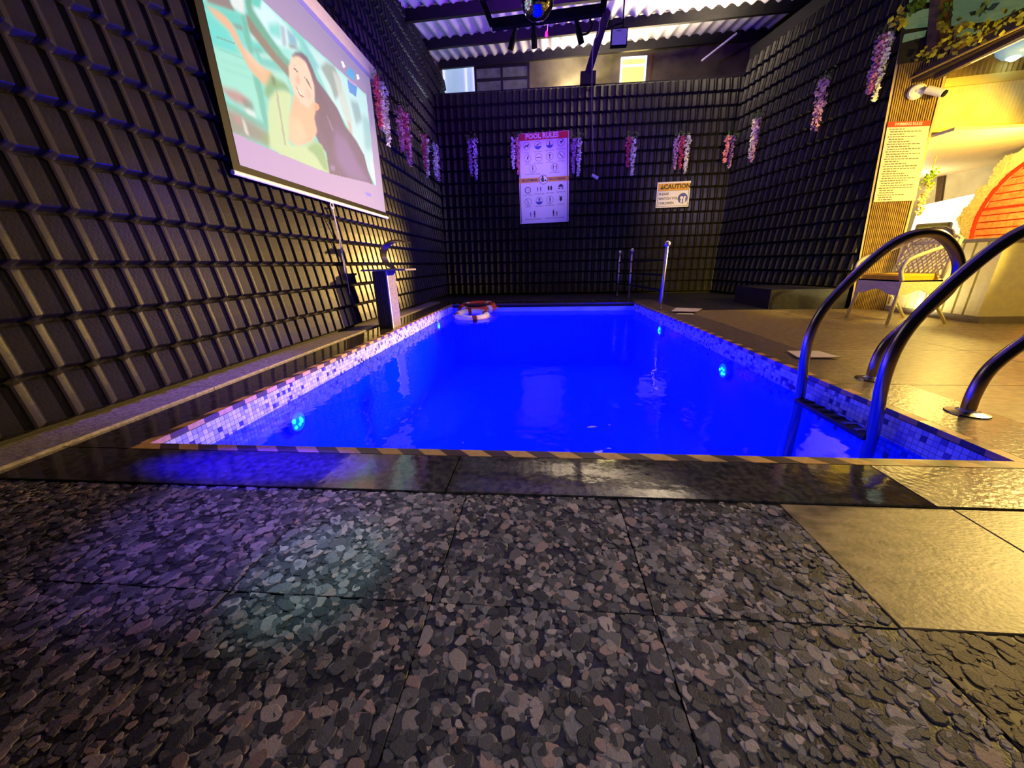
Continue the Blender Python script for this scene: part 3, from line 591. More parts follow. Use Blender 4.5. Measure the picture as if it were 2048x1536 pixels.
for kx, ky, kind in ((.17,.865,'dog'),(.39,.868,'dive'),(.62,.872,'deep'),(.84,.880,'fall'),(.18,.735,'run'),(.40,.738,'smoke'),(.62,.742,'glass'),(.84,.748,'ban'),(.28,.618,'alone'),(.72,.622,'kids'),(.17,.385,'clock'),(.40,.390,'wc'),(.62,.395,'feet'),(.84,.402,'cap'),(.17,.252,'slip'),(.40,.258,'depth'),(.62,.264,'shower'),(.84,.270,'suit')):
    x, y = sw * kx, sh * ky; b = B()
    if kind not in ('wc','feet','cap','suit','clock'): bd.disc(b, x, y, R_, .003, GRY, 28, r0=R_ * .90)
    if kind in ('dive', 'deep', 'depth'): bd.poly(b, [(x + R_*.92*math.cos(a), y - .01 + R_*.8*math.sin(a)) for a in np.linspace(math.pi*1.02, math.pi*1.98, 12)], .004, BLU)
    if kind == 'dog': bd.poly(b, [(x-.045,y-.005),(x-.02,y+.02),(x+.02,y+.02),(x+.03,y+.042),(x+.048,y+.03),(x+.03,y),(x+.028,y-.035),(x+.016,y-.035),(x+.012,y-.005),(x-.025,y-.005),(x-.03,y-.035),(x-.042,y-.035)], .005, INK)
    elif kind == 'dive': bd.poly(b, [(x-.04,y+.0),(x+.0,y+.02),(x+.045,y+.042),(x+.04,y+.028),(x+.005,y+.004),(x-.03,y-.006)], .005, INK)
    elif kind in ('run', 'slip', 'deep', 'alone', 'shower', 'fall'): person(b, x, y, .095, lean={'run':.18,'slip':-.25,'fall':.35}.get(kind, 0.))
    elif kind in ('kids', 'wc'): person(b, x - .03, y, .085); person(b, x + .032, y, .085)
    elif kind == 'smoke': bd.rect(b, x - .045, y - .008, x + .045, y + .004, .005, INK)
    elif kind == 'glass': bd.poly(b, [(x-.02,y+.04),(x+.02,y+.04),(x+.008,y),(x+.008,y-.045),(x-.008,y-.045),(x-.008,y)], .005, INK)
    elif kind == 'ban': bd.poly(b, [(x-.045,y+.035),(x-.035,y+.045),(x+.045,y-.035),(x+.035,y-.045)], .005, GRY)
    elif kind == 'clock': bd.disc(b, x, y, .062, .003, INK, 24, r0=.048); bd.rect(b, x - .003, y, x + .003, y + .036, .005, INK); bd.poly(b, [(x,y+.003),(x+.03,y-.014),(x+.028,y-.02),(x,y-.003)], .005, INK)
    elif kind == 'feet': bd.disc(b, x - .026, y, .020, .004, INK, 14, ry=.045); b.build('pictogram', m_print, sg); b = B(); bd.disc(b, x + .026, y, .020, .004, INK, 14, ry=.045)
    elif kind == 'cap': bd.poly(b, [(x + .05*math.cos(a), y + .05*math.sin(a)) for a in np.linspace(0, math.pi, 12)], .004, INK); bd.rect(b, x - .05, y - .035, x - .015, y - .018, .004, INK); bd.rect(b, x + .015, y - .035, x + .05, y - .018, .004, INK)
    elif kind == 'suit': bd.poly(b, [(x-.03,y+.05),(x-.02,y+.05),(x,y+.03),(x+.02,y+.05),(x+.03,y+.05),(x+.022,y),(x+.03,y-.02),(x,y-.055),(x-.03,y-.02),(x-.022,y)], .004, INK)
    elif kind == 'depth': bd.rect(b, x - .015, y, x + .02, y + .05, .004, BLU)
    b.build('pictogram', m_print, sg)
for a_ in ((sw*.22, sh*.105, .09, BLU), (sw*.30, sh*.105, .13, INK), (sw*.69, sh*.110, .13, INK), (sw*.76, sh*.100, .085, INK)): b = B(); person(b, *a_); b.build('pictogram', m_print, sg)
# caution sign
bl, br, tl = on_y(1311, 416, YS), on_y(1378, 413, YS), on_y(1314, 365, YS); tr = on_y(1381, 361, YS)
bd, sw, sh = sign_board('c', tl, tr, br, bl)
sg = thing('caution_sign', bl, 'small white caution sign asking to watch children on back wall', 'sign')
b = B(); bd.slab(b, 0, 0, sw, sh, -.012, 0); b.build('board', MATS['sign_white'], sg)
b = B(); bd.rect(b, .02, sh * .66, sw - .02, sh - .03, .002, AMB)
for r in ((.02, .02, sw - .02, .028), (.02, .02, .028, sh * .66), (sw - .028, .02, sw - .02, sh * .66), (.02, sh * .65, sw - .02, sh * .66)): bd.rect(b, *r, .002, GRY)
bd.disc(b, sw * .80, sh * .34, .095, .003, BLU, 28); bd.disc(b, sw * .765, sh * .36, .03, .004, WHT, 12); bd.rect(b, sw * .82, sh * .16, sw * .88, sh * .34, .004, WHT); bd.disc(b, sw * .86, sh * .38, .022, .004, WHT, 10); bd.rect(b, sw * .74, sh * .16, sw * .79, sh * .29, .004, WHT)
bd.poly(b, [(sw*.09, sh*.72), (sw*.21, sh*.72), (sw*.15, sh*.90)], .003, INK); bd.rect(b, sw*.145, sh*.78, sw*.155, sh*.85, .004, AMB)
b.build('print', m_print, sg)
b = B(); bd.text(b, 'CAUTION', sw * .60, sh * .805, .115, .004, INK, bold=.004); b.build('lettering', m_print, sg)
for q, s_ in ((.53, 'PLEASE'), (.35, 'WATCH YOUR'), (.17, 'CHILDREN')): b = B(); bd.text(b, s_, .04, sh * q, .064, .004, INK, align='LEFT', bold=.001); b.build('lettering', m_print, sg)

# ------------------------------------------------------------------ hanging wisteria
FW = [mat('blossom_white', (246, 240, 248), rough=.7, var=.1), mat('blossom_pink', (240, 156, 186), rough=.7, var=.15), mat('blossom_magenta', (222, 84, 128), rough=.7, var=.15), mat('blossom_lilac', (206, 160, 214), rough=.7, var=.15)]
m_leafg = mat('garland_leaf', (78, 112, 38), rough=.6, var=.3)
def strand(p, ln, r, m, par, nrm, lean=(0, 0)):
    b = B(); n = int(ln / .014); p = np.array(p, float)
    for i in range(n):
        t = i / n; rr = r * (1 - .62 * t) * (.75 if t < .06 else 1)
        for _ in range(3):
            a = random.uniform(0, 6.283); rad = rr * random.uniform(.35, 1); c = p + np.array([math.cos(a) * rad + lean[0] * t * ln, math.sin(a) * rad + lean[1] * t * ln, -t * ln + random.uniform(-.012, .012)])
            s = random.uniform(.018, .031); d1 = nv([random.uniform(-1, 1), random.uniform(-1, 1), random.uniform(-.4, .8)]); d2 = nv(np.cross(d1, [random.uniform(-1, 1), random.uniform(-1, 1), random.uniform(-1, 1)])); d3 = np.cross(d1, d2)
            b.add([c - d1 * s, c + d2 * s * .8 + d3 * s * .3, c + d1 * s, c - d2 * s * .8 + d3 * s * .3], [(0,1,2),(0,2,3)])
    b.tube([p + np.array([0, 0, .03]), p + np.array([lean[0]*ln, lean[1]*ln, -ln * .95])], .0025, 4)
    return b.build('flower_strand', m, par)
def wisteria(top, ln, label, cols, spread, nrm, r=.05):
    t_ = thing('wisteria_garland', top, label, 'artificial flowers', 'artificial wisteria hanging round the pool walls'); side = np.cross(nrm, [0, 0, 1]); k = len(cols)
    for i, c in enumerate(cols):
        off = side * spread * ((i - (k - 1) / 2)) + np.array(nrm) * random.uniform(0, .03)
        l_ = ln * (1 if i == 0 else random.uniform(.74, .98)); strand(np.array(top) + off + np.array([0, 0, -.12 * ln]), l_ * .88, r, FW[c], t_, nrm)
    b = B()
    for _ in range(34):
        c = np.array(top) + side * random.uniform(-.09, .09) * (1 + spread * 4) + np.array(nrm) * random.uniform(0, .05) + np.array([0, 0, random.uniform(-.16, .04) * ln]); d = nv([random.uniform(-1, 1), random.uniform(-1, 1), -random.uniform(.1, 1)]); e = nv(np.cross(d, nrm + np.array([.1, .2, .1]))); s = random.uniform(.03, .055)
        b.add([c, c + d * s * .5 + e * s * .25, c + d * s, c + d * s * .5 - e * s * .25], [(0,1,2,3)])
    b.build('foliage', m_leafg, t_)
    b = B(); q = np.array(top) + np.array([0, 0, .02]); b.tube([q, q - np.array(nrm) * .135], .004, 5); b.build('hook', m_black, t_); return t_
def wl_top(px, py): return on_x(px, py, XL + .18)
for px, y0, y1, cols, lab in ((752, 142, 277, (0, 0, 2), 'white wisteria strands hanging just right of the projector screen'), (802, 208, 322, (1, 2, 1), 'bright pink wisteria on left wall, second from the screen'), (846, 262, 350, (0, 2), 'pink and white wisteria on the left wall near the far corner'), (867, 280, 360, (3, 0), 'lilac wisteria in the far left corner')):
    p = wl_top(px, y0); q = wl_top(px + 4, y1); wisteria(p, p[2] - q[2], lab, cols, .10 if px < 800 else .14, (1, 0, 0), r=.06 if px < 800 else .075)
for px, y0, y1, cols, lab in ((944, 268, 360, (0, 3), 'pale lilac wisteria on back wall left of pool rules sign'), (1031, 268, 350, (1, 0), 'pink wisteria partly behind the left edge of pool rules sign'), (1154, 268, 352, (0, 3), 'white wisteria on back wall just right of pool rules sign'), (1264, 266, 352, (0, 2), 'half white half pink wisteria left above the caution sign'), (1367, 264, 348, (0, 2, 3), 'purple and white wisteria right above the caution sign'), (1462, 264, 336, (3, 1), 'dim pink wisteria on the back wall near the right corner')):
    p = on_y(px, y0, YB - .18); q = on_y(px, y1, YB - .18); wisteria(p, p[2] - q[2], lab, cols, .10, (0, -1, 0), r=.062)
for px, y0, px1, y1, cols, lab in ((1518, 226, 1510, 322, (3, 0), 'dim lilac wisteria on right wall, farthest from the pillar'), (1655, 142, 1636, 262, (3, 3), 'long purple wisteria hanging in middle of the right wall'), (1778, 52, 1746, 204, (0, 1, 3), 'warmly lit peach and pink wisteria beside the ribbed pillar')):
    p = on_p(px, y0, R0 + RN * .20, RN); q = on_p(px1, y1, R0 + RN * .20, RN); ln = p[2] - q[2]
    wisteria(p, ln, lab, cols, .05, tuple(RN), r=.055)

# ------------------------------------------------------------------ pool ladder
def smooth_path(pts, n=8):
    P = [np.array(p, float) for p in pts]; P = [2*P[0]-P[1]] + P + [2*P[-1]-P[-2]]; out = []
    for i in range(1, len(P) - 2):
        for k in range(n):
            t = k / n; a, b_, c, d = P[i-1], P[i], P[i+1], P[i+2]
            out.append(.5 * ((2*b_) + (-a+c)*t + (2*a-5*b_+4*c-d)*t*t + (-a+3*b_-3*c+d)*t**3))
    return out + [P[-2]]
lad = thing('pool_ladder', (1.55, 1.9, 0), 'shiny steel pool ladder with two looped handrails at the right edge', 'ladder')
prof = [(1.555, -.95), (1.548, -.17), (1.520, .12), (1.520, .27), (1.545, .38), (1.600, .485), (1.690, .612), (1.790, .722), (1.890, .780), (2.010, .782), (2.105, .715), (2.165, .620), (2.165, .525), (2.105, .425), (1.990, .300), (1.925, .205), (1.905, .10), (1.908, .006)]
for Y in (2.15, 1.65):
    b = B(); b.tube(smooth_path([(x, Y, z) for x, z in prof], 7), .0245, 16, cap=True); b.build('handrail', m_chrome, lad, smooth=True)
    b = B(); b.lathe((1.908, Y, .004), [(.072, 0), (.070, .006), (.040, .014), (.028, .022)], n=28); b.build('floor_flange', m_steel, lad, smooth=False)
m_grip = mat('dark_step_grip', (34, 32, 34), rough=.45, bump=.8, bscale=120)
for z in (WZ + .005,):
    b = B(); b.box((1.515, 1.655, z - .012), (1.585, 2.145, z + .014), .006); st = b.build('step', m_grip, lad)
    if z > -.2:
        for k in range(6): b = B(); b.box((1.52, 1.70 + k * .074, z + .014), (1.58, 1.725 + k * .074, z + .018)); b.build('tread', m_steel if k in (0, 1) else m_black, st)
# the near rail's outer leg stands a little further out on its own flange (seen at the frame edge)

# ------------------------------------------------------------------ chrome fence at the far right corner
m_post = mat('satin_steel', (214, 208, 206), rough=.38, metal=1.)
fen = thing('safety_railing', (1.711, 5.378, 0), 'chrome railing with ball-topped posts and dark rails at the far pool corner', 'railing')
posts = [(1.711, 5.45, .905), (1.683, 7.33, .88), (1.577, 7.92, .865)]
for x, y, h in posts:
    b = B(); b.tube([(x, y, .0), (x, y, h - .045)], .021, 14); p_ = b.build('post', m_post, fen, smooth=True)
    b = B(); b.lathe((x, y, h - .045), [(.016, 0), (.030, .006), (.040, .022), (.043, .040), (.038, .060), (.022, .076), (.004, .082)], n=18); b.build('ball_finial', m_post, p_, smooth=True)
    b = B(); b.lathe((x, y, .002), [(.05, 0), (.048, .008), (.024, .014)], n=18); b.build('base_flange', m_chrome, p_)
for (x0, y0, _), (x1, y1, _) in zip(posts[:-1], posts[1:]):
    for z in (.70, .49, .28): b = B(); b.tube([(x0, y0, z - (.0 if y0 < 6 else .02)), (x1, y1, z + (-.02 if y0 < 6 else -.03))], .016, 8); b.build('rail', m_rail, fen)

# ------------------------------------------------------------------ water spout on its pedestal
ped = thing('fountain_pedestal', (-1.785, 4.14, 0), 'granite pedestal with grooved front and thin top slab at left edge', 'pedestal')
m_pedd = mat('pedestal_dark', (50, 48, 70), rough=.35, var=.3, scale=25); m_peds = mat('pedestal_granite', (140, 128, 150), rough=.5, rgb2=(96, 88, 108), scale=50, detail=6)
b = B(); b.box((-1.87, 4.03, .004), (-1.705, 4.27, .635)); b.build('column', m_peds, ped)
for k in range(6): b = B(); b.box((-1.868 + k * .0262, 4.016, .01), (-1.868 + k * .0262 + .0215, 4.03, .63), .003); b.build('front_rib', m_pedd, ped)
b = B(); b.box((-1.712, 4.014, .006), (-1.700, 4.034, .634)); b.build('edge_trim', m_white, ped)
b = B(); b.box((-1.97, 3.97, .637), (-1.47, 4.32, .655), .004); b.build('top_slab', m_kerb, ped)
sp = thing('water_spout', (-1.76, 4.12, .655), 'curved stainless steel waterfall spout standing on the granite pedestal', 'spout')
b = B(); path = smooth_path([(-1.66, .656), (-1.735, .72), (-1.765, .80), (-1.735, .885), (-1.66, .935), (-1.56, .948), (-1.47, .930)], 6); n = len(path); vs = []
for i, (x, z) in enumerate(path):
    hw = .055 + .045 * (i / n); a = path[max(0, i-1)]; c = path[min(n-1, i+1)]; d = nv([c[0]-a[0], c[1]-a[1]]); nx, nz = -d[1] * .008, d[0] * .008
    vs += [(x - nx, 4.14 - hw, z - nz), (x - nx, 4.14 + hw, z - nz), (x + nx, 4.14 + hw, z + nz), (x + nx, 4.14 - hw, z + nz)]
fs = [(4*i+k, 4*i+(k+1)%4, 4*i+4+(k+1)%4, 4*i+4+k) for i in range(n-1) for k in range(4)] + [(3,2,1,0), (4*n-4, 4*n-3, 4*n-2, 4*n-1)]
b.add(vs, fs); b.build('spout_blade', m_chrome, sp); b = B(); b.box((-1.72, 4.06, .655), (-1.60, 4.22, .662)); b.build('foot_plate', m_steel, sp)

# ------------------------------------------------------------------ lifebuoys
m_or = mat('lifebuoy_orange', (226, 84, 34), rough=.45, var=.08); m_lw = mat('lifebuoy_white', (238, 230, 226), rough=.45); m_band = mat('lifebuoy_band', (120, 30, 30), rough=.5); m_rope = mat('grab_rope', (236, 170, 150), rough=.8)
def lifebuoy(c, R, r, tilt, mm, mb, label, nb=4, ph=.6):
    t_ = thing('lifebuoy', c, label, 'lifebuoy', 'lifebuoys floating in the pool'); Rm = np.array(Matrix.Rotation(tilt[0], 3, 'X') @ Matrix.Rotation(tilt[1], 3, 'Y')); c = np.array(c)
    def P(a, rr, dz=0): return c + Rm @ np.array([rr * math.cos(a), rr * math.sin(a), dz])
    b = B(); b.tube([P(a, R) for a in np.linspace(0, 2*math.pi, 41)[:-1]], r, 14, closed=True); b.build('ring', mm, t_, smooth=True)
    for k in range(nb):
        a0 = ph + k * 2 * math.pi / nb; b = B(); b.tube([P(a, R) for a in np.linspace(a0 - .13, a0 + .13, 6)], r * 1.06, 14); b.build('band', mb, t_, smooth=True)
        b = B(); b.tube([P(a, R + r * (1.1 + .25 * math.sin((a - a0 - .13) / (2*math.pi/nb - .26) * math.pi)), .0) for a in np.linspace(a0 + .13, a0 + 2*math.pi/nb - .13, 9)], .008, 6); b.build('grab_rope', m_rope, t_)
q0 = on_z(951, 621, WZ + .05); q1 = on_z(947, 629, WZ + .03)
lifebuoy((q0[0], q0[1] + .22, WZ + .075), .285, .068, (.10, -.02), m_or, m_lw, 'orange lifebuoy floating by the far left pool corner, behind the white one', ph=.9)
lifebuoy((q1[0], q1[1] - .14, WZ + .035), .235, .055, (.12, .03), m_lw, m_band, 'white lifebuoy with dark bands floating in front of the orange one', ph=.35)

# ------------------------------------------------------------------ loose white boards and floating bits
m_pap = mat('thin_white_board', (232, 220, 206), rough=.55, var=.06)
def flat_board(pts, z, label, th=.006, g=None):
    q = [on_z(x, y, z) for x, y in pts]; b = B(); b.add([(p[0], p[1], z) for p in q] + [(p[0], p[1], z + th) for p in q], [(0,3,2,1),(4,5,6,7),(0,1,5,4),(1,2,6,5),(2,3,7,6),(3,0,4,7)])
    o = b.build('loose_board', m_pap); tag(o, label, 'board', 'thin white boards lying on the deck'); return o
flat_board([(1596, 716), (1682, 716), (1636, 703), (1574, 703)], .012, 'thin white board lying on the coping beside the ladder')
flat_board([(1343, 623), (1392, 624), (1404, 618), (1352, 616)], .022, 'crumpled white board lying by the near chrome railing post')
flat_board([(1352, 629), (1388, 630), (1384, 627), (1355, 627)], .008, 'narrow white strip on the coping below the far white board')
m_fl = mat('pale_fleck', (190, 180, 230), rough=.3)  # small pale flecks lying on the water
for px, py, ln, an, lab in ((1184, 854, .055, .18, 'long pale fleck on the water in the middle of the pool'), (1219, 850, .018, .6, 'tiny pale fleck right beside the long pale fleck'), (1218, 897, .022, -.1, 'small pale fleck on the water near the front pool edge'), (926, 886, .012, .2, 'tiny pale fleck on the water close to the front pool edge, left')):
    p = on_z(px, py, WZ + .002); b = B(); u_ = np.array([math.cos(an), math.sin(an), 0]); v_ = np.array([-math.sin(an), math.cos(an), 0]); n = 7; up_ = []
    for i in range(n): t = i / (n - 1); up_.append((p + u_ * ln * (t - .5), .16 * ln * math.sin(math.pi * t) + .0006, .002 * math.sin(3 * t)))
    vs = [c + v_ * h_ + np.array([0, 0, z]) for c, h_, z in up_] + [c - v_ * h_ + np.array([0, 0, z]) for c, h_, z in up_]
    b.add(vs, [(i, i+1, n+i+1, n+i) for i in range(n-1)]); tag(b.build('pale_fleck', m_fl), lab, 'leaf', 'pale flecks on the pool water')

# ------------------------------------------------------------------ lighting rig, mirror ball, hanging things
rig_y = 4.6
def RP(px, py, y=rig_y): return on_y(px, py, y)
rig = thing('lighting_frame', RP(1090, 40), 'black steel lighting frame hanging under the roof with three tube lamps', 'lighting frame')
b = B(); b.bar(RP(984, 50), RP(1205, 20), .06, .08); b.build('front_beam', m_black, rig)
b = B(); b.bar(RP(1205, 20), RP(1215, -40), .06, .06); b.build('side_arm', m_black, rig); b = B(); b.bar(RP(984, 50), RP(960, -10), .05, .05); b.build('side_arm', m_black, rig)
b = B(); b.bar(RP(960, -10, 4.2), RP(1225, -45, 4.2), .06, .06); b.build('rear_beam', m_black, rig)
for a, c in (((1031, 54), (1021, 100)), ((1067, 50), (1069, 97)), ((1152, 38), (1163, 88))):
    p0, p1 = RP(*a), RP(*c, rig_y + .05); b = B(); b.tube([p0, p0 + (p1 - p0) * .45], .022, 10); b.build('lamp_arm', m_black, rig); b = B(); b.tube([p0 + (p1 - p0) * .4, p1], .031, 14); b.build('tube_lamp', m_black, rig)
b = B(); b.tube(smooth_path([RP(1180, 38), RP(1184, 52), RP(1176, 66), RP(1163, 70)], 5), .010, 6); b.build('cable', m_black, rig)
bc = RP(1075, 0, 4.3); rb = .15
mbl = thing('mirror_ball', bc, 'mirror ball with blue reflections hanging under the roof', 'mirror ball')
m_mir = mat('mirror_facet', (210, 215, 230), rough=.05, metal=1.); b = B(); b.lathe(bc, [(.003, -rb*.97)] + [(rb*.97*math.sin(a), -rb*.97*math.cos(a)) for a in np.linspace(.15, math.pi-.15, 12)] + [(.003, rb*.97)], n=24); b.build('core', m_black, mbl)
nf = B(); fac = []
for i in range(1, 26):
    th_ = math.pi * i / 26; m_ = max(6, int(52 * math.sin(th_)))
    for k in range(m_):
        ph = 2 * math.pi * k / m_; d = np.array([math.sin(th_)*math.cos(ph), math.sin(th_)*math.sin(ph), math.cos(th_)]); u_ = np.array([-math.sin(ph), math.cos(ph), 0]); v_ = np.cross(d, u_); s = rb * math.pi / 26 * .44
        c = bc + d * rb; d2 = nv(d + rng.normal(0, .02, 3)); fac.append((c[1] + c[2] * .2, [c + u_*s + v_*s, c - u_*s + v_*s, c - u_*s - v_*s, c + u_*s - v_*s]))
for _, q in fac: nf.add(q, [(0,1,2,3)])
o = nf.build('mirror_facets', m_mir, mbl); o['kind'] = 'stuff'
b = B(); b.tube([bc + np.array([0, 0, rb]), bc + np.array([0, 0, 1.2])], .006, 6); b.build('hanger', m_black, mbl)
lamp('ball_blue_light', 'SPOT', tuple(bc + np.array([.1, -1.4, -.6])), 30, (.1, .05, 1.0), aim=tuple(bc), spot_size=math.radians(22), spot_blend=.3)
lamp('ball_warm_light', 'SPOT', tuple(bc + np.array([1.0, -.9, .3])), 16, (1.0, .7, .3), aim=tuple(bc), spot_size=math.radians(22), spot_blend=.3)
fy = 5.2; m_flood = mat('flood_panel', (112, 92, 180), rough=.35, var=.05, emit=.5)  # unlit flood: panel brightness put in as emission
fc = on_y(1237, 75, fy); fld = thing('flood_light', fc, 'square violet-tinted floodlight with dark frame hanging under the roof', 'floodlight')
bf = Board(on_y(1221, 93, fy), on_y(1254, 91, fy) - on_y(1221, 93, fy), on_y(1219, 57, fy) - on_y(1221, 93, fy)); fw = np.linalg.norm(on_y(1254, 91, fy) - on_y(1221, 93, fy)); fh = np.linalg.norm(on_y(1219, 57, fy) - on_y(1221, 93, fy))
b = B(); bf.slab(b, 0, 0, fw, fh, -.05, 0); b.build('casing', m_black, fld); b = B(); bf.slab(b, .012, .012, fw - .012, fh - .012, 0, .006); b.build('glass_front', m_flood, fld)
b = B(); bf.slab(b, fw*.3, fh*.80, fw*.6, fh*.83, .006, .009); b.build('marking', m_black, fld)
b = B(); b.tube([on_y(1246, 57, fy), on_y(1246, 45, fy), on_y(1246, 45, fy) + np.array([0, 0, A[2] - (rnorm[0]*(on_y(1246, 45, fy)[0]-A[0]) + rnorm[1]*(on_y(1246, 45, fy)[1]-A[1])) / rnorm[2] - on_y(1246, 45, fy)[2] + .02])], .008, 6); b.tube(smooth_path([on_y(1246, 45, fy), on_y(1225, 52, fy), on_y(1207, 60, fy)], 4), .010, 6); b.build('bracket', m_black, fld)
ca = on_y(1186, 96, 7.6); cb = on_y(1190, 352, 8.1)
cd = thing('ceiling_wire', cb, 'thin grey cord with white plug hanging from roof in front of back wall', 'cord')
b = B(); b.tube(smooth_path([on_y(1198, 60, 7.5) + np.array([0, 0, .6]), on_y(1198, 60, 7.5), ca, on_y(1184, 230, 7.9), on_y(1189, 345, 8.1)], 6), .008, 6); b.build('cord', mat('grey_cord', (110, 106, 110), rough=.6), cd)
b = B(); b.bar(on_y(1184, 350, 8.1), on_y(1196, 357, 8.1), .05, .05); b.build('plug', m_white, cd)
b = B(); b.tube([on_y(1403, 122, 8.9), on_y(1474, 66, 8.6)], .018, 10); tag(b.build('white_tube', m_white), 'thin white tube slanting under the roof at the back right', 'tube')
b = B(); b.tube([on_y(1096, 46, 5.6) + np.array([0, 0, 1.2]), on_y(1096, 46, 5.6), on_y(1094, 68, 5.6)], .004, 5); hp = b.build('tassel_cord', m_white); tag(hp, 'tiny red tassel on string hanging below the lighting frame', 'tassel'); b = B(); b.lathe(on_y(1093, 76, 5.6), [(.004, 0), (.022, .02), (.014, .06), (.004, .075)], n=8); b.build('tassel', mat('red_tassel', (190, 60, 50), rough=.7), hp)

# ------------------------------------------------------------------ raised block in the right corner
b = B(); q = [(3.19, 5.44), (4.20, 5.44), (4.02, 6.4), (3.19, 6.4)]; b.add([(x, y, .006) for x, y in q] + [(x, y, .27) for x, y in q], [(0,3,2,1),(4,5,6,7),(0,1,5,4),(1,2,6,5),(2,3,7,6),(3,0,4,7)]); o = b.build('stone_block', m_floor_dark); tag(o, 'low dark stone block at the foot of the right wall', 'stone block')

# ------------------------------------------------------------------ ribbed pillar with rules board
m_rib = mat('ribbed_cladding', (206, 170, 84), rough=.5, rgb2=(160, 126, 58), scale=6, stretch=(6, 6, .6)); m_trim = mat('pillar_trim', (206, 180, 128), rough=.5, var=.1)
PA, PB = np.array([4.297, 5.45, 0]), np.array([4.50, 5.255, 0]); pn = nv(np.cross(PB - PA, [0, 0, 1])); pn = pn if pn[1] < 0 else -pn
pil = thing('ribbed_pillar', PA, 'tall pillar clad in fine golden vertical ribs at the right', 'pillar')
def PR(px, py): return on_p(px, py, PA, pn)
tlp, trp = PR(1793, 128), PR(1888, 148); pbd = Board(PA, PB - PA, (0, 0, 1)); pw = np.linalg.norm((PB - PA)[:2]); pw2 = .335; zt = max(tlp[2], 3.0); sk = (np.dot(tlp - PA, pbd.u)) / zt
def PL(a, z, w=0.): return PA + pbd.u * (a * (1 + .25 * z / zt) + sk * z) + np.array([0, 0, z]) + pn * w
b = B(); vs = [PL(a, z, w_) for z in (0, zt) for a, w_ in ((0, 0), (pw2, 0), (pw2, -.25), (0, -.25))]; b.add(vs, [(0,1,2,3),(7,6,5,4),(0,4,5,1),(1,5,6,2),(2,6,7,3),(3,7,4,0)]); b.build('core', mat('rib_groove_shade', (84, 60, 22), rough=.7), pil)  # core coloured dark to paint shade into the grooves between ribs
nr = 19
for k in range(nr):
    a0 = .012 + (pw2 - .024) * k / nr; wd = (pw2 - .024) / nr; prof_ = [(a0 + wd * .1, 0), (a0 + wd * .25, .014), (a0 + wd * .6, .016), (a0 + wd * .8, .004), (a0 + wd * .85, 0)]
    b = B(); vs = [PL(a, z, w_) for z in (0.0, zt) for a, w_ in prof_]; b.add(vs, [(i, i+1, 5+i+1, 5+i) for i in range(4)]); b.build('rib', m_rib, pil)
for a0 in (-.012, pw2 - .004):
    b = B(); vs = [PL(a, z, w_) for z in (0, zt) for a, w_ in ((a0, .018), (a0 + .016, .018), (a0 + .016, -.02), (a0, -.02))]; b.add(vs, [(0,1,2,3),(7,6,5,4),(0,4,5,1),(1,5,6,2),(2,6,7,3),(3,7,4,0)]); b.build('corner_trim', m_trim, pil)
q0 = PA + pn * .03
bl, br, tl, tr = [on_p(x, y, q0, pn) for x, y in ((1747, 404), (1831, 401), (1776, 244), (1862, 241))]
rb_ = thing('swimming_rules_board', bl, 'tall cream swimming rules board with orange header on the ribbed pillar', 'sign')
def Q(a, c, w_=0.): return (bl * (1-a) + br * a) * (1 - c) + (tl * (1-a) + tr * a) * c + pn * w_
b = B(); vs = [Q(a, c, w_) for w_ in (-.01, 0) for a, c in ((0,0),(1,0),(1,1),(0,1))]; b.add(vs, [(0,3,2,1),(4,5,6,7),(0,1,5,4),(1,2,6,5),(2,3,7,6),(3,0,4,7)]); b.build('board', mat('cream_board', (232, 220, 184), rough=.5), rb_)
b = B(); b.add([Q(a, c, .002) for a, c in ((0,.935),(1,.935),(1,1),(0,1))], [(0,1,2,3)], lin((232, 74, 30)))
gk = lin((96, 84, 50)); rows = 30
for r in range(rows):
    y = .905 - r * .0305; x = .07 + (.03 if r % 3 else 0); end = random.choice([.45, .62, .72, .85, .9])
    while x < end:
        ww = random.uniform(.03, .09); b.add([Q(x, y, .002), Q(min(x + ww, end), y, .002), Q(min(x + ww, end), y + .009, .002), Q(x, y + .009, .002)], [(0,1,2,3)], gk); x += ww + .018
b.build('print', m_print, rb_)
b = B(); v, f = text_geo('SWIMMING RULES', .05, 'CENTER', .001); lw_ = np.linalg.norm(tr - tl); lh_ = np.linalg.norm(tl - bl); sx_ = .64 * lw_ / (max(p[0] for p in v) - min(p[0] for p in v)); b.add([Q(.5 + x * sx_ / lw_, .967 + y * .9 / lh_, .004) for x, y in v], f, (.95, .75, .5)); b.build('lettering', m_print, rb_)
# security camera
cq = on_p(1833, 182, PA + pn * .06, pn); sc_ = thing('security_camera', cq, 'white security camera on round mount high on the ribbed pillar', 'camera')
b = B(); b.lathe(cq - pn * .05, [(.075, 0), (.078, .03), (.06, .05), (.03, .055)], n=22, axis=pn); b.build('mount', m_white, sc_, smooth=False)
b = B(); cr = on_p(1862, 181, PA + pn * .10, pn); b.tube([cq, cr], .014, 8); b.build('arm', m_white, sc_); b = B(); ce = cr + (cr - cq) * .9 + np.array([0, 0, -.03]); b.tube([cr - (ce - cr) * .3, ce], .038, 14); b.build('camera_body', m_white, sc_); b = B(); b.tube([ce, ce + (ce - cr) * .12], .032, 14); b.build('lens', m_black, sc_)

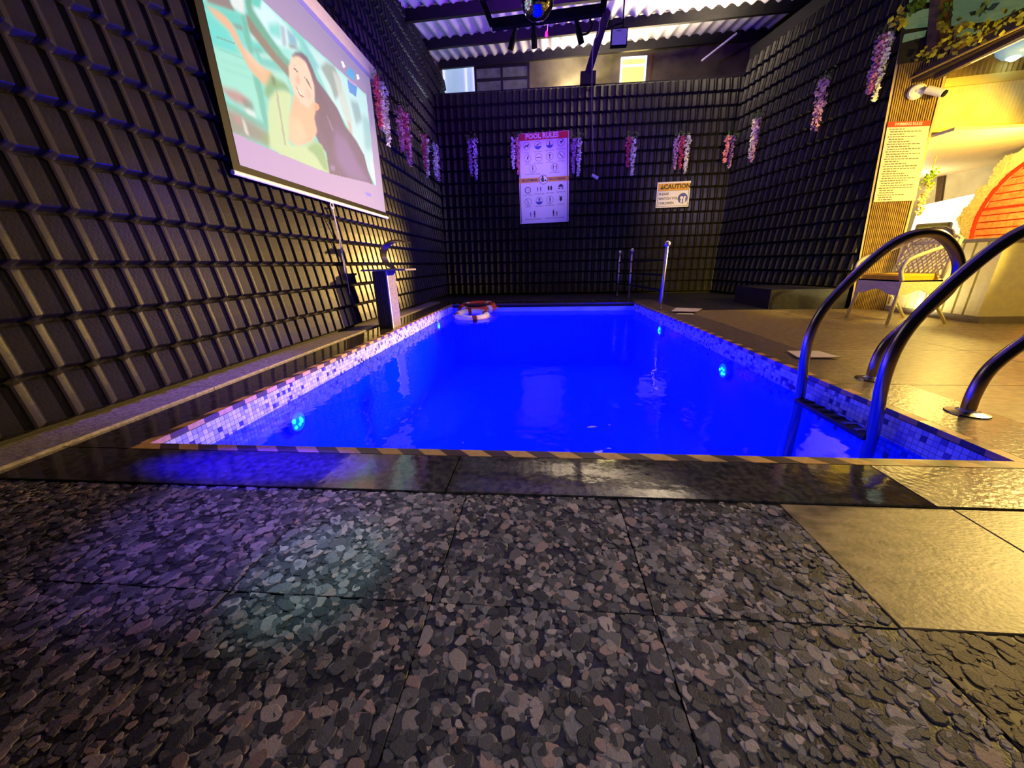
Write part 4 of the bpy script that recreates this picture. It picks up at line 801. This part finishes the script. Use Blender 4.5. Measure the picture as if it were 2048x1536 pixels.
# ------------------------------------------------------------------ slatted counter
ctr = thing('slatted_counter', (4.49, 4.7, 0), 'pale yellow bar counter faced with vertical slats behind wicker chair', 'counter')
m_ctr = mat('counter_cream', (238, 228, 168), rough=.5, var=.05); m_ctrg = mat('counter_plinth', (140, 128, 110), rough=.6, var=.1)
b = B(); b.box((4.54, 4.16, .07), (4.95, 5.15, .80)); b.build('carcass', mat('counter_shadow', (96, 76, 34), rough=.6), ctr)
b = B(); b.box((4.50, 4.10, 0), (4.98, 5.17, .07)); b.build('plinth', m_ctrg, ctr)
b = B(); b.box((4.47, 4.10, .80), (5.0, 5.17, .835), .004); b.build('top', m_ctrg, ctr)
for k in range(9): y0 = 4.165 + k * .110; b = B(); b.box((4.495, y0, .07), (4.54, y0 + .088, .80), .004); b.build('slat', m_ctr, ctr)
b = B(); b.box((4.49, 4.12, .07), (4.95, 4.16, .80)); b.build('end_panel', m_ctr, ctr)
lamp('counter_strip_light', 'AREA', (4.44, 4.7, .03), 15, (1.0, .86, .42), aim=(4.52, 4.7, .5), shape='RECTANGLE', size=.03, size_y=1.0)

# ------------------------------------------------------------------ wicker armchair
ch = thing('wicker_armchair', (4.0, 4.33, 0), 'cream wicker armchair with yellow seat cushion on the deck', 'chair')
m_wick = mat('cream_wicker', (226, 214, 176), rough=.6, var=.12, scale=60, bump=.8, bscale=160); m_cush = mat('yellow_cushion', (226, 172, 24), rough=.8, var=.06)
ya, yb = 4.07, 4.60
for (x0, y0, x1, y1) in ((3.60, ya, 3.64, ya + .02), (3.60, yb, 3.64, yb - .02), (4.20, ya + .04, 3.96, ya + .05), (4.20, yb - .03, 3.96, yb - .05)):
    b = B(); b.tube([(x0, y0, 0), (x1, y1, .33), (x1, y1, .44)], [.014, .019, .020], 10); b.build('leg', m_wick, ch, smooth=True)
b = B()                                     # woven apron with an arched lower edge
def apron(p0, p1):
    n = 14
    for i in range(n):
        t0, t1 = i / n, (i + 1) / n; f = lambda t: .295 + .055 * math.exp(-((t - .5) / .22) ** 2); A0 = np.array(p0) * (1-t0) + np.array(p1) * t0; A1 = np.array(p0) * (1-t1) + np.array(p1) * t1
        b.add([(*A0[:2], f(t0)), (*A1[:2], f(t1)), (*A1[:2], .445), (*A0[:2], .445)], [(0,1,2,3)])
apron((3.62, ya, 0), (3.62, yb, 0)); apron((3.62, ya, 0), (4.0, ya, 0)); apron((3.62, yb, 0), (4.0, yb, 0)); apron((4.0, ya, 0), (4.0, yb, 0)); b.box((3.62, ya, .43), (4.0, yb, .445)); b.build('seat_apron', m_wick, ch)
b = B(); b.box((3.63, ya + .03, .446), (3.98, yb - .03, .505), .018); b.build('seat_cushion', m_cush, ch)
for y in (ya, yb):
    s_ = -1 if y == ya else 1
    b = B(); b.tube(smooth_path([(3.62, y, .44), (3.575, y + .01 * s_, .54), (3.60, y + .02 * s_, .635), (3.70, y + .02 * s_, .69), (3.80, y + .01 * s_, .725), (3.92, y, .77), (4.05, y - .03 * s_, .84)], 6), .018, 8); b.build('armrest', m_wick, ch, smooth=True)
# back: woven lattice leaning back with a rounded top rim
bk = Board((3.97, ya, .46), (0, 1, 0), (.10, 0, .40)); BW, BH = yb - ya, .44
def top_of(t): return BH * (.86 + .14 * math.sin(math.pi * t))
b = B()
for k in range(-8, 17):
    for sgn in (1, -1):
        pts = []
        for i in range(12):
            v_ = i / 11 * BH; u_ = (k / 10 * BW) + sgn * v_ * .8 + (0 if sgn > 0 else .1)
            if 0 <= u_ <= BW and v_ <= top_of(u_ / BW): pts.append(bk.P(u_, v_, .004 * sgn + .035 * math.sin(math.pi * u_ / BW) - .03))
        if len(pts) > 1: b.tube(pts, .0068, 5)
for k in range(2): b.tube([bk.P(BW * i / 12, .04 + .32 * k, .035 * math.sin(math.pi * i / 12) - .03) for i in range(13)], .009, 5)
b.build('woven_back', m_wick, ch)
b = B(); rim = [bk.P(0, 0)] + [bk.P(BW * i / 12, top_of(i / 12), .035 * math.sin(math.pi * i / 12) - .03) for i in range(13)] + [bk.P(BW, 0)]; b.tube(rim, .018, 8); b.build('back_rim', m_wick, ch, smooth=True)
b = B()
for k in range(5): b.tube([bk.P(BW * (.08 + .84 * i / 12), top_of(i / 12) + .006 + .012 * k, .035 * math.sin(math.pi * i / 12) - .05 - .012 * k) for i in range(13)], .008, 5)
b.build('rolled_top', mat('grey_wicker', (128, 118, 96), rough=.7, var=.2, scale=60), ch)
# ------------------------------------------------------------------ lit room beyond the counter
XW = 6.9
m_conc = mat('grey_concrete_wall', (186, 176, 140), rough=.8, rgb2=(140, 130, 100), scale=1.6, detail=8, bump=.3, bscale=10); m_ceil = mat('cream_ceiling_panel', (226, 206, 160), rough=.6, var=.05); m_rib2 = mat('ribbed_upper_panel', (190, 150, 50), rough=.45, rgb2=(120, 92, 30), scale=3); m_trans = mat('translucent_panel', (228, 216, 160), rough=.4, rgb2=(200, 182, 96), scale=2.2, emit=.15, erg=(230, 210, 130)); m_beam = mat('cream_beam', (214, 190, 104), rough=.5)
rm = B(); rm.box((XW, 1.5, 0), (XW + .12, 10.5, 4.2)); wrm = struct('wall_room', rm.build('wall_room', m_conc))
rm = B(); rm.box((4.6, 8.9, 0), (XW, 9.0, 3.0)); struct('wall_room_end', rm.build('wall_room_end', m_conc))
UP = np.array([4.52, 5.30, 0]); ud = nv([.985, -.16, 0]); un = nv(np.cross(ud, [0, 0, 1])); un = un if un[1] < 0 else -un
def UPp(px, py): return on_p(px, py, UP, un)
zb = UPp(1868, 266)[2]; print('beam z', zb, UPp(1885, 168), UPp(2048, 250), UPp(1885, 145))
up = struct('trim_1')
def ubar(z0, z1, w0, w1, name, m, a0=-.02, a1=3.2):
    b = B(); vs = [UP + ud * a + un * w_ + np.array([0, 0, z]) for z in (z0, z1) for a, w_ in ((a0, w0), (a1, w0), (a1, w1), (a0, w1))]; b.add(vs, [(0,3,2,1),(4,5,6,7),(0,1,5,4),(1,2,6,5),(2,3,7,6),(3,0,4,7)]); return b.build(name, m, up)
z2 = float(UPp(1890, 170)[2]); z3 = float(UPp(1895, 78)[2])
ubar(zb - .05, zb + .03, -.05, .03, 'beam', m_beam); ubar(z2 - .03, z2 + .05, -.05, .035, 'beam', m_beam)
def ribs(z0, z1, m, name, pitch_, a1=3.2, w_=0., dep=.012):
    b = B(); a = 0.; vs = []; fs = []
    while a < a1: 
        for q, d in ((0, 0), (.5, dep)): 
            for z in (z0, z1): vs.append(UP + ud * (a + q * pitch_) + un * (w_ + d) + np.array([0, 0, z]))
        a += pitch_
    n = len(vs) // 2
    for k in range(n - 1): fs.append((2*k, 2*k+2, 2*k+3, 2*k+1))
    b.add(vs, fs); return b.build(name, m, up)
ribs(zb + .03, z2 - .03, m_trans, 'translucent_sheet', .034); ribs(z2 + .05, z3 + .04, m_rib2, 'ribbed_panel', .045, w_=-.02)
b = B(); b.box((4.5, 5.0, zb - .06), (XW, 8.9, zb - .03)); b.build('soffit', m_ceil, up)
# white partition, its brightness put in as emission, and framed hatch
xw = 6.3
m_wp = mat('white_glow_panel', (250, 248, 236), rough=.3, emit=.9, erg=(255, 250, 236))
def xrect(px0, py0, px1, py1, x):
    p = on_x(px0, py0, x); q = on_x(px1, py1, x); return p, q
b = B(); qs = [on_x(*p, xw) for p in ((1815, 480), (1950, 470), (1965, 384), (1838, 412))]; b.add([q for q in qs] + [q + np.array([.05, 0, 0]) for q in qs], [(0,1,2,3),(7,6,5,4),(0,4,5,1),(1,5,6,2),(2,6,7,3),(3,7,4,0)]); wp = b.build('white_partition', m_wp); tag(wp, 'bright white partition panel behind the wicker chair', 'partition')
b = B(); ct_ = [on_x(*p, xw - .03) for p in ((1826, 478), (1896, 472), (1902, 446), (1836, 450))]
for a_, c_2 in zip(ct_, ct_[1:] + ct_[:1]): b.bar(a_, c_2, .03, .03)
b.build('hatch_frame', mat('hatch_grey', (120, 112, 84), rough=.5), wp); b = B(); b.add(ct_, [(0,1,2,3)]); b.build('hatch_glass', mat('hatch_glass', (186, 206, 150), rough=.2), wp)
# dark opening in the concrete
b = B(); qs = [on_x(*p, XW - .02) for p in ((1872, 404), (1884, 402), (1893, 338), (1878, 346))]; b.add([q for q in qs] + [q + np.array([-.02, 0, 0]) for q in qs], [(0,1,2,3),(4,5,6,7),(0,4,5,1),(1,5,6,2),(2,6,7,3),(3,7,4,0)]); o = b.build('door_1', mat('dark_doorway', (58, 38, 12), rough=.7, var=.3)); struct('door_1', o)
# leafy flower hanging at the pillar's right
p = on_x(1862, 348, 5.4); fl_ = thing('flower_garland', p, 'bright green and cream garland hanging right of the ribbed pillar', 'artificial flowers')
b = B()
for _ in range(60):
    c = p + np.array([random.uniform(-.05, .05), random.uniform(-.07, .07), random.uniform(-.14, .04)]); d = nv(rng.normal(0, 1, 3)); e = nv(np.cross(d, [1, .3, .2])); s = .045; b.add([c, c + d*s*.5 + e*s*.3, c + d*s, c + d*s*.5 - e*s*.3], [(0,1,2,3)])
b.tube([p, np.array([p[0], p[1], zb - .055])], .006, 5); b.build('foliage', mat('bright_leaf', (150, 190, 30), rough=.6, var=.2), fl_); strand(p + np.array([0, 0, -.12]), .42, .075, mat('cream_blossom', (250, 226, 160), rough=.7), fl_, (-1, 0, 0))
# flower wall with a round glowing brick niche
XF = 6.0; cy_, cz_ = on_x(2052, 440, XF)[1:]; lft = on_x(1958, 436, XF)[1]; Rr = lft - cy_ if lft > cy_ else .9
Rr = abs(on_x(1958, 436, XF)[1] - on_x(2075, 436, XF)[1]); cyy = on_x(2075, 436, XF)[1]; czz = (on_x(2048, 316, XF)[2] + on_x(2040, 560, XF)[2]) / 2; Rz = (on_x(2048, 316, XF)[2] - on_x(2040, 560, XF)[2]) / 2 * 1.04
print('niche', cyy, czz, Rr, Rz)
nic = thing('flower_wall', (XF, cyy, 0), 'wall of cream blossoms around a round orange brick niche', 'flower wall')
m_brick = mat('orange_brick', (255, 164, 104), rough=.7, rgb2=(240, 124, 64), scale=14, bump=.5, bscale=30, emit=.22, erg=(255, 96, 40)); m_ring = mat('red_ring', (226, 50, 20), rough=.4, emit=.5, erg=(255, 50, 16)); m_mort = mat('niche_mortar', (196, 70, 34), rough=.8)  # bricks carry the ring's light on them as a slight emission
b = B(); b.add([(XF + .02, cyy + Rr * math.cos(a), czz + Rz * math.sin(a)) for a in np.linspace(0, 2*math.pi, 49)[:-1]], [tuple(range(48))]); b.build('niche_back', m_mort, nic)
bz = .085; by = .24; r = 0; z = czz - Rz
while z < czz + Rz:
    hw = Rr * math.sqrt(max(0, 1 - ((z + bz/2 - czz) / Rz) ** 2)); y = cyy - hw + ((r % 2) * by * .4 - by * .4)
    while y < cyy + hw:
        a0, a1 = max(y, cyy - hw), min(y + by - .014, cyy + hw)
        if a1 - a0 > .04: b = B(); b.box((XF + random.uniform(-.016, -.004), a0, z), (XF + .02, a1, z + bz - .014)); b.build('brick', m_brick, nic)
        y += by
    z += bz; r += 1
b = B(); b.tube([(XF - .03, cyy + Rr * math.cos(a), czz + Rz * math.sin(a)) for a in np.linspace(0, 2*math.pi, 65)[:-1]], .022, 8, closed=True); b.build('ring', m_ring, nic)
for zz in (on_x(2020, 338, XF)[2], on_x(2000, 415, XF)[2], on_x(2010, 500, XF)[2]):
    hw = Rr * math.sqrt(max(.01, 1 - ((zz - czz) / Rz) ** 2)); b = B(); b.bar((XF - .03, cyy - hw, zz), (XF - .03, cyy + hw, zz), .022, .022); b.build('cross_bar', m_ring, nic)
b = B(); m_blo = mat('cream_blossom_wall', (248, 226, 166), rough=.75, var=.12, scale=30)
cnt = 0
yout = abs(on_x(1934, 440, XF)[1] - cyy) ; zout = Rz * 1.5
for _ in range(5200):
    a = random.uniform(0, 2 * math.pi); f = random.uniform(1.02, 1.0 + .0 + (yout * 1.0 / Rr - 1)) if random.random() < .98 else 1.0; f *= 1 + .04 * math.sin(a * 9) + .03 * math.sin(a * 17)
    f = max(f, 1.05 + .03 * random.random()); yv, zv = cyy + Rr * f * math.cos(a), czz + Rz * f * math.sin(a)
    if zv < .25: continue
    c = np.array([XF - random.uniform(.02, .07), yv, zv]); s = random.uniform(.03, .05)
    for k in range(4):
        ph = random.uniform(0, 6.28); d = nv([-.15, math.cos(ph), math.sin(ph)]); e = nv(np.cross(d, [1, 0, 0])); b.add([c, c + d*s*.5 + e*s*.45, c + d*s, c + d*s*.5 - e*s*.45], [(0,1,2,3)])
o = b.build('blossoms', m_blo, nic); o['kind'] = 'stuff'
b = B(); fo = 1.0 + (yout / Rr - 1); ring_o = [(XF + .03, cyy + Rr * fo * math.cos(a), max(.2, czz + Rz * fo * math.sin(a))) for a in np.linspace(0, 2*math.pi, 49)[:-1]]; b.add(ring_o, [tuple(range(48))]); b.build('backing_panel', mat('leafy_backing', (236, 214, 150), rough=.8, var=.3), nic)
# green ledge and stone steps below
zl = on_x(2020, 566, XF - .4)[2]; zl2 = on_x(2020, 584, XF - .4)[2]
b = B(); b.box((XF - .4, 1.6, zl2), (XF - .09, 6.3, zl), .01); tag(b.build('green_ledge', mat('green_turf', (150, 178, 30), rough=.9, var=.25, scale=60, bump=.8, bscale=150)), 'bright green turf ledge below the round brick niche', 'ledge')
stp = thing('stone_steps', (XF - .5, 3.5, 0), 'yellow-lit rough stone steps right of the slatted counter', 'steps'); m_sand = mat('sandstone_block', (206, 184, 110), rough=.8, rgb2=(170, 148, 80), scale=9, bump=.6, bscale=30)
hh_ = [0, zl2 * .45, zl2 * .9]
for i in range(2):
    for k in range(8): b = B(); b.box((XF - .75 + i * .3, 1.6 + k * .58, hh_[i] + .004), (XF - .404 + i * .0, 1.6 + k * .58 + .57, hh_[i + 1] - .004), .01); b.build('stone_block', m_sand, stp)
# visible lamp, canopy beam with vines, upper translucent sheets and posts
lp = on_x(2038, 96, 5.0); ld_ = thing('dome_lamp', lp, 'round glass ceiling lamp glowing pale blue at the top right', 'lamp')
b = B(); b.lathe(lp + np.array([0, 0, -.02]), [(.03, -.07), (.10, -.05), (.155, .0), (.17, .05), (.16, .07)], n=24); b.build('glass_bowl', mat('lamp_glass', (140, 170, 190), rough=.15, emit=.5, erg=(130, 175, 200)), ld_, smooth=True)
b = B(); b.lathe(lp + np.array([0, 0, .05]), [(.175, 0), (.175, .02), (.05, .04), (.02, .16)], n=24); b.build('lamp_cap', m_steel, ld_); b = B(); b.lathe(lp + np.array([-.02, 0, -.10]), [(.02, -.01), (.055, .015), (.02, .03)], n=14); b.build('bulb', mat('bulb', (230, 255, 255), emit=9, erg=(210, 250, 255)), ld_)
XC = 4.35
cp = struct('trim_2'); m_cb = mat('brown_canopy_beam', (70, 48, 24), rough=.6, var=.3)
c0, c1 = on_x(1846, 170, XC), on_x(2062, 52, XC); print('canopy', c0, c1)
def along(px0, py0, px1, py1, wd, hg, name, m, x=XC):
    a_, b_2 = on_x(px0, py0, x), on_x(px1, py1, x); b = B(); b.bar(a_, a_ + (b_2 - a_) * 1.6, wd, hg); return b.build(name, m, cp)
along(1838, 156, 2050, 50, .14, .10, 'canopy_beam', m_cb); along(1872, 154, 2050, 66, .05, .05, 'canopy_beam', m_cb); along(1886, 150, 2050, 74, .03, .022, 'gutter_edge', m_white, XC + .02)
along(1820, 158, 1990, 78, .02, .012, 'bamboo_strip', mat('bamboo', (222, 186, 70), rough=.5), XC - .08)
vine = thing('climbing_vine', on_x(1856, 112, XC - .1), 'yellow-green leafy vine trailing along the canopy edge at top right', 'vine'); m_vl = mat('vine_leaf', (176, 168, 30), rough=.6, var=.35); 
b = B(); stem_pts = smooth_path([on_x(x, y, XC - .1) for x, y in ((1856, 112), (1900, 88), (1950, 70), (2000, 48), (2060, 22))], 5); b.tube(stem_pts, .010, 6); b.build('stem', m_cb, vine)
for k in range(110):
    t_i = random.randrange(len(stem_pts)); c = stem_pts[t_i] + rng.normal(0, 1, 3) * np.array([.05, .07, .05]); d = nv(rng.normal(0, 1, 3)); e = nv(np.cross(d, [.3, 1, .2])); s = random.uniform(.04, .08)
    b = B(); b.add([c, c + d*s*.45 + e*s*.32, c + d*s, c + d*s*.45 - e*s*.32], [(0,1,2,3)]); b.build('leaf', m_vl, vine)
# upper screen of greenish translucent sheets in a dark frame
m_grn = mat('greenish_sheet', (112, 126, 96), rough=.4, rgb2=(64, 78, 48), scale=4, stretch=(1, 1, 5), detail=6, emit=.35, erg=(110, 140, 104)); UY = np.array([4.30, 5.36, 0]); UX = nv([1, -.28, 0]); UN = nv([-.28, -1, 0])  # sheets brightened by added emission instead of light falling on them
ws = struct('wall_upper')
def upx(px, py, w_=0.): return on_p(px, py, UY + UN * w_, UN)
def quad(pts, name, m, w_=0., th=.02):
    q = [upx(x, y, w_) for x, y in pts]; b = B(); b.add([p for p in q] + [p - UN * th for p in q], [(0,1,2,3),(7,6,5,4),(0,4,5,1),(1,5,6,2),(2,6,7,3),(3,7,4,0)]); return b.build(name, m, ws)
quad([(1796, 128), (1862, 118), (1880, -130), (1826, -130)], 'dark_backing', mat('dark_backing', (40, 34, 22), rough=.8, var=.3), -.03)
quad([(1862, 118), (2110, 2), (2180, -130), (1880, -130)], 'dark_backing', MATS['dark_backing'], -.03)
for pts in ([(1812, 57), (1856, 52), (1862, 16), (1816, 24)], [(1806, 84), (1850, 72), (1853, 60), (1810, 68)], [(1820, 4), (1861, 2), (1864, -40), (1826, -40)], [(1893, 52), (2000, 38), (2060, 8), (2060, -40), (1898, -40)], [(1890, 76), (1960, 66), (1966, 54), (1893, 62)]): quad(pts, 'translucent_sheet', m_grn)
q0_, q1_ = upx(1874, 98, .05), upx(1888, -60, .05); b = B(); b.bar(q0_, q1_, .12, .12, upv=(0, 1, 0)); b.build('timber_post', mat('weathered_post', (104, 78, 42), rough=.8, var=.3, scale=8), ws)
vg = thing('hanging_vine', upx(1826, 10, .1), 'green leafy creeper hanging at the top right beside timber post', 'vine')
for k in range(90):
    x, y = random.choice([(1832, 4), (1820, 20), (1890, 20), (1886, 52), (1960, 24), (1920, 50), (1800, 40)]); c = upx(x + random.uniform(-14, 14), y + random.uniform(-14, 10), .1 + random.uniform(0, .06)); d = nv(rng.normal(0, 1, 3)); e = nv(np.cross(d, UN)); s = random.uniform(.05, .10)
    b = B(); b.add([c, c + d*s*.45 + e*s*.32, c + d*s, c + d*s*.45 - e*s*.32], [(0,1,2,3)]); b.build('leaf', MATS['garland_leaf'] if y < 40 else m_vl, vg)
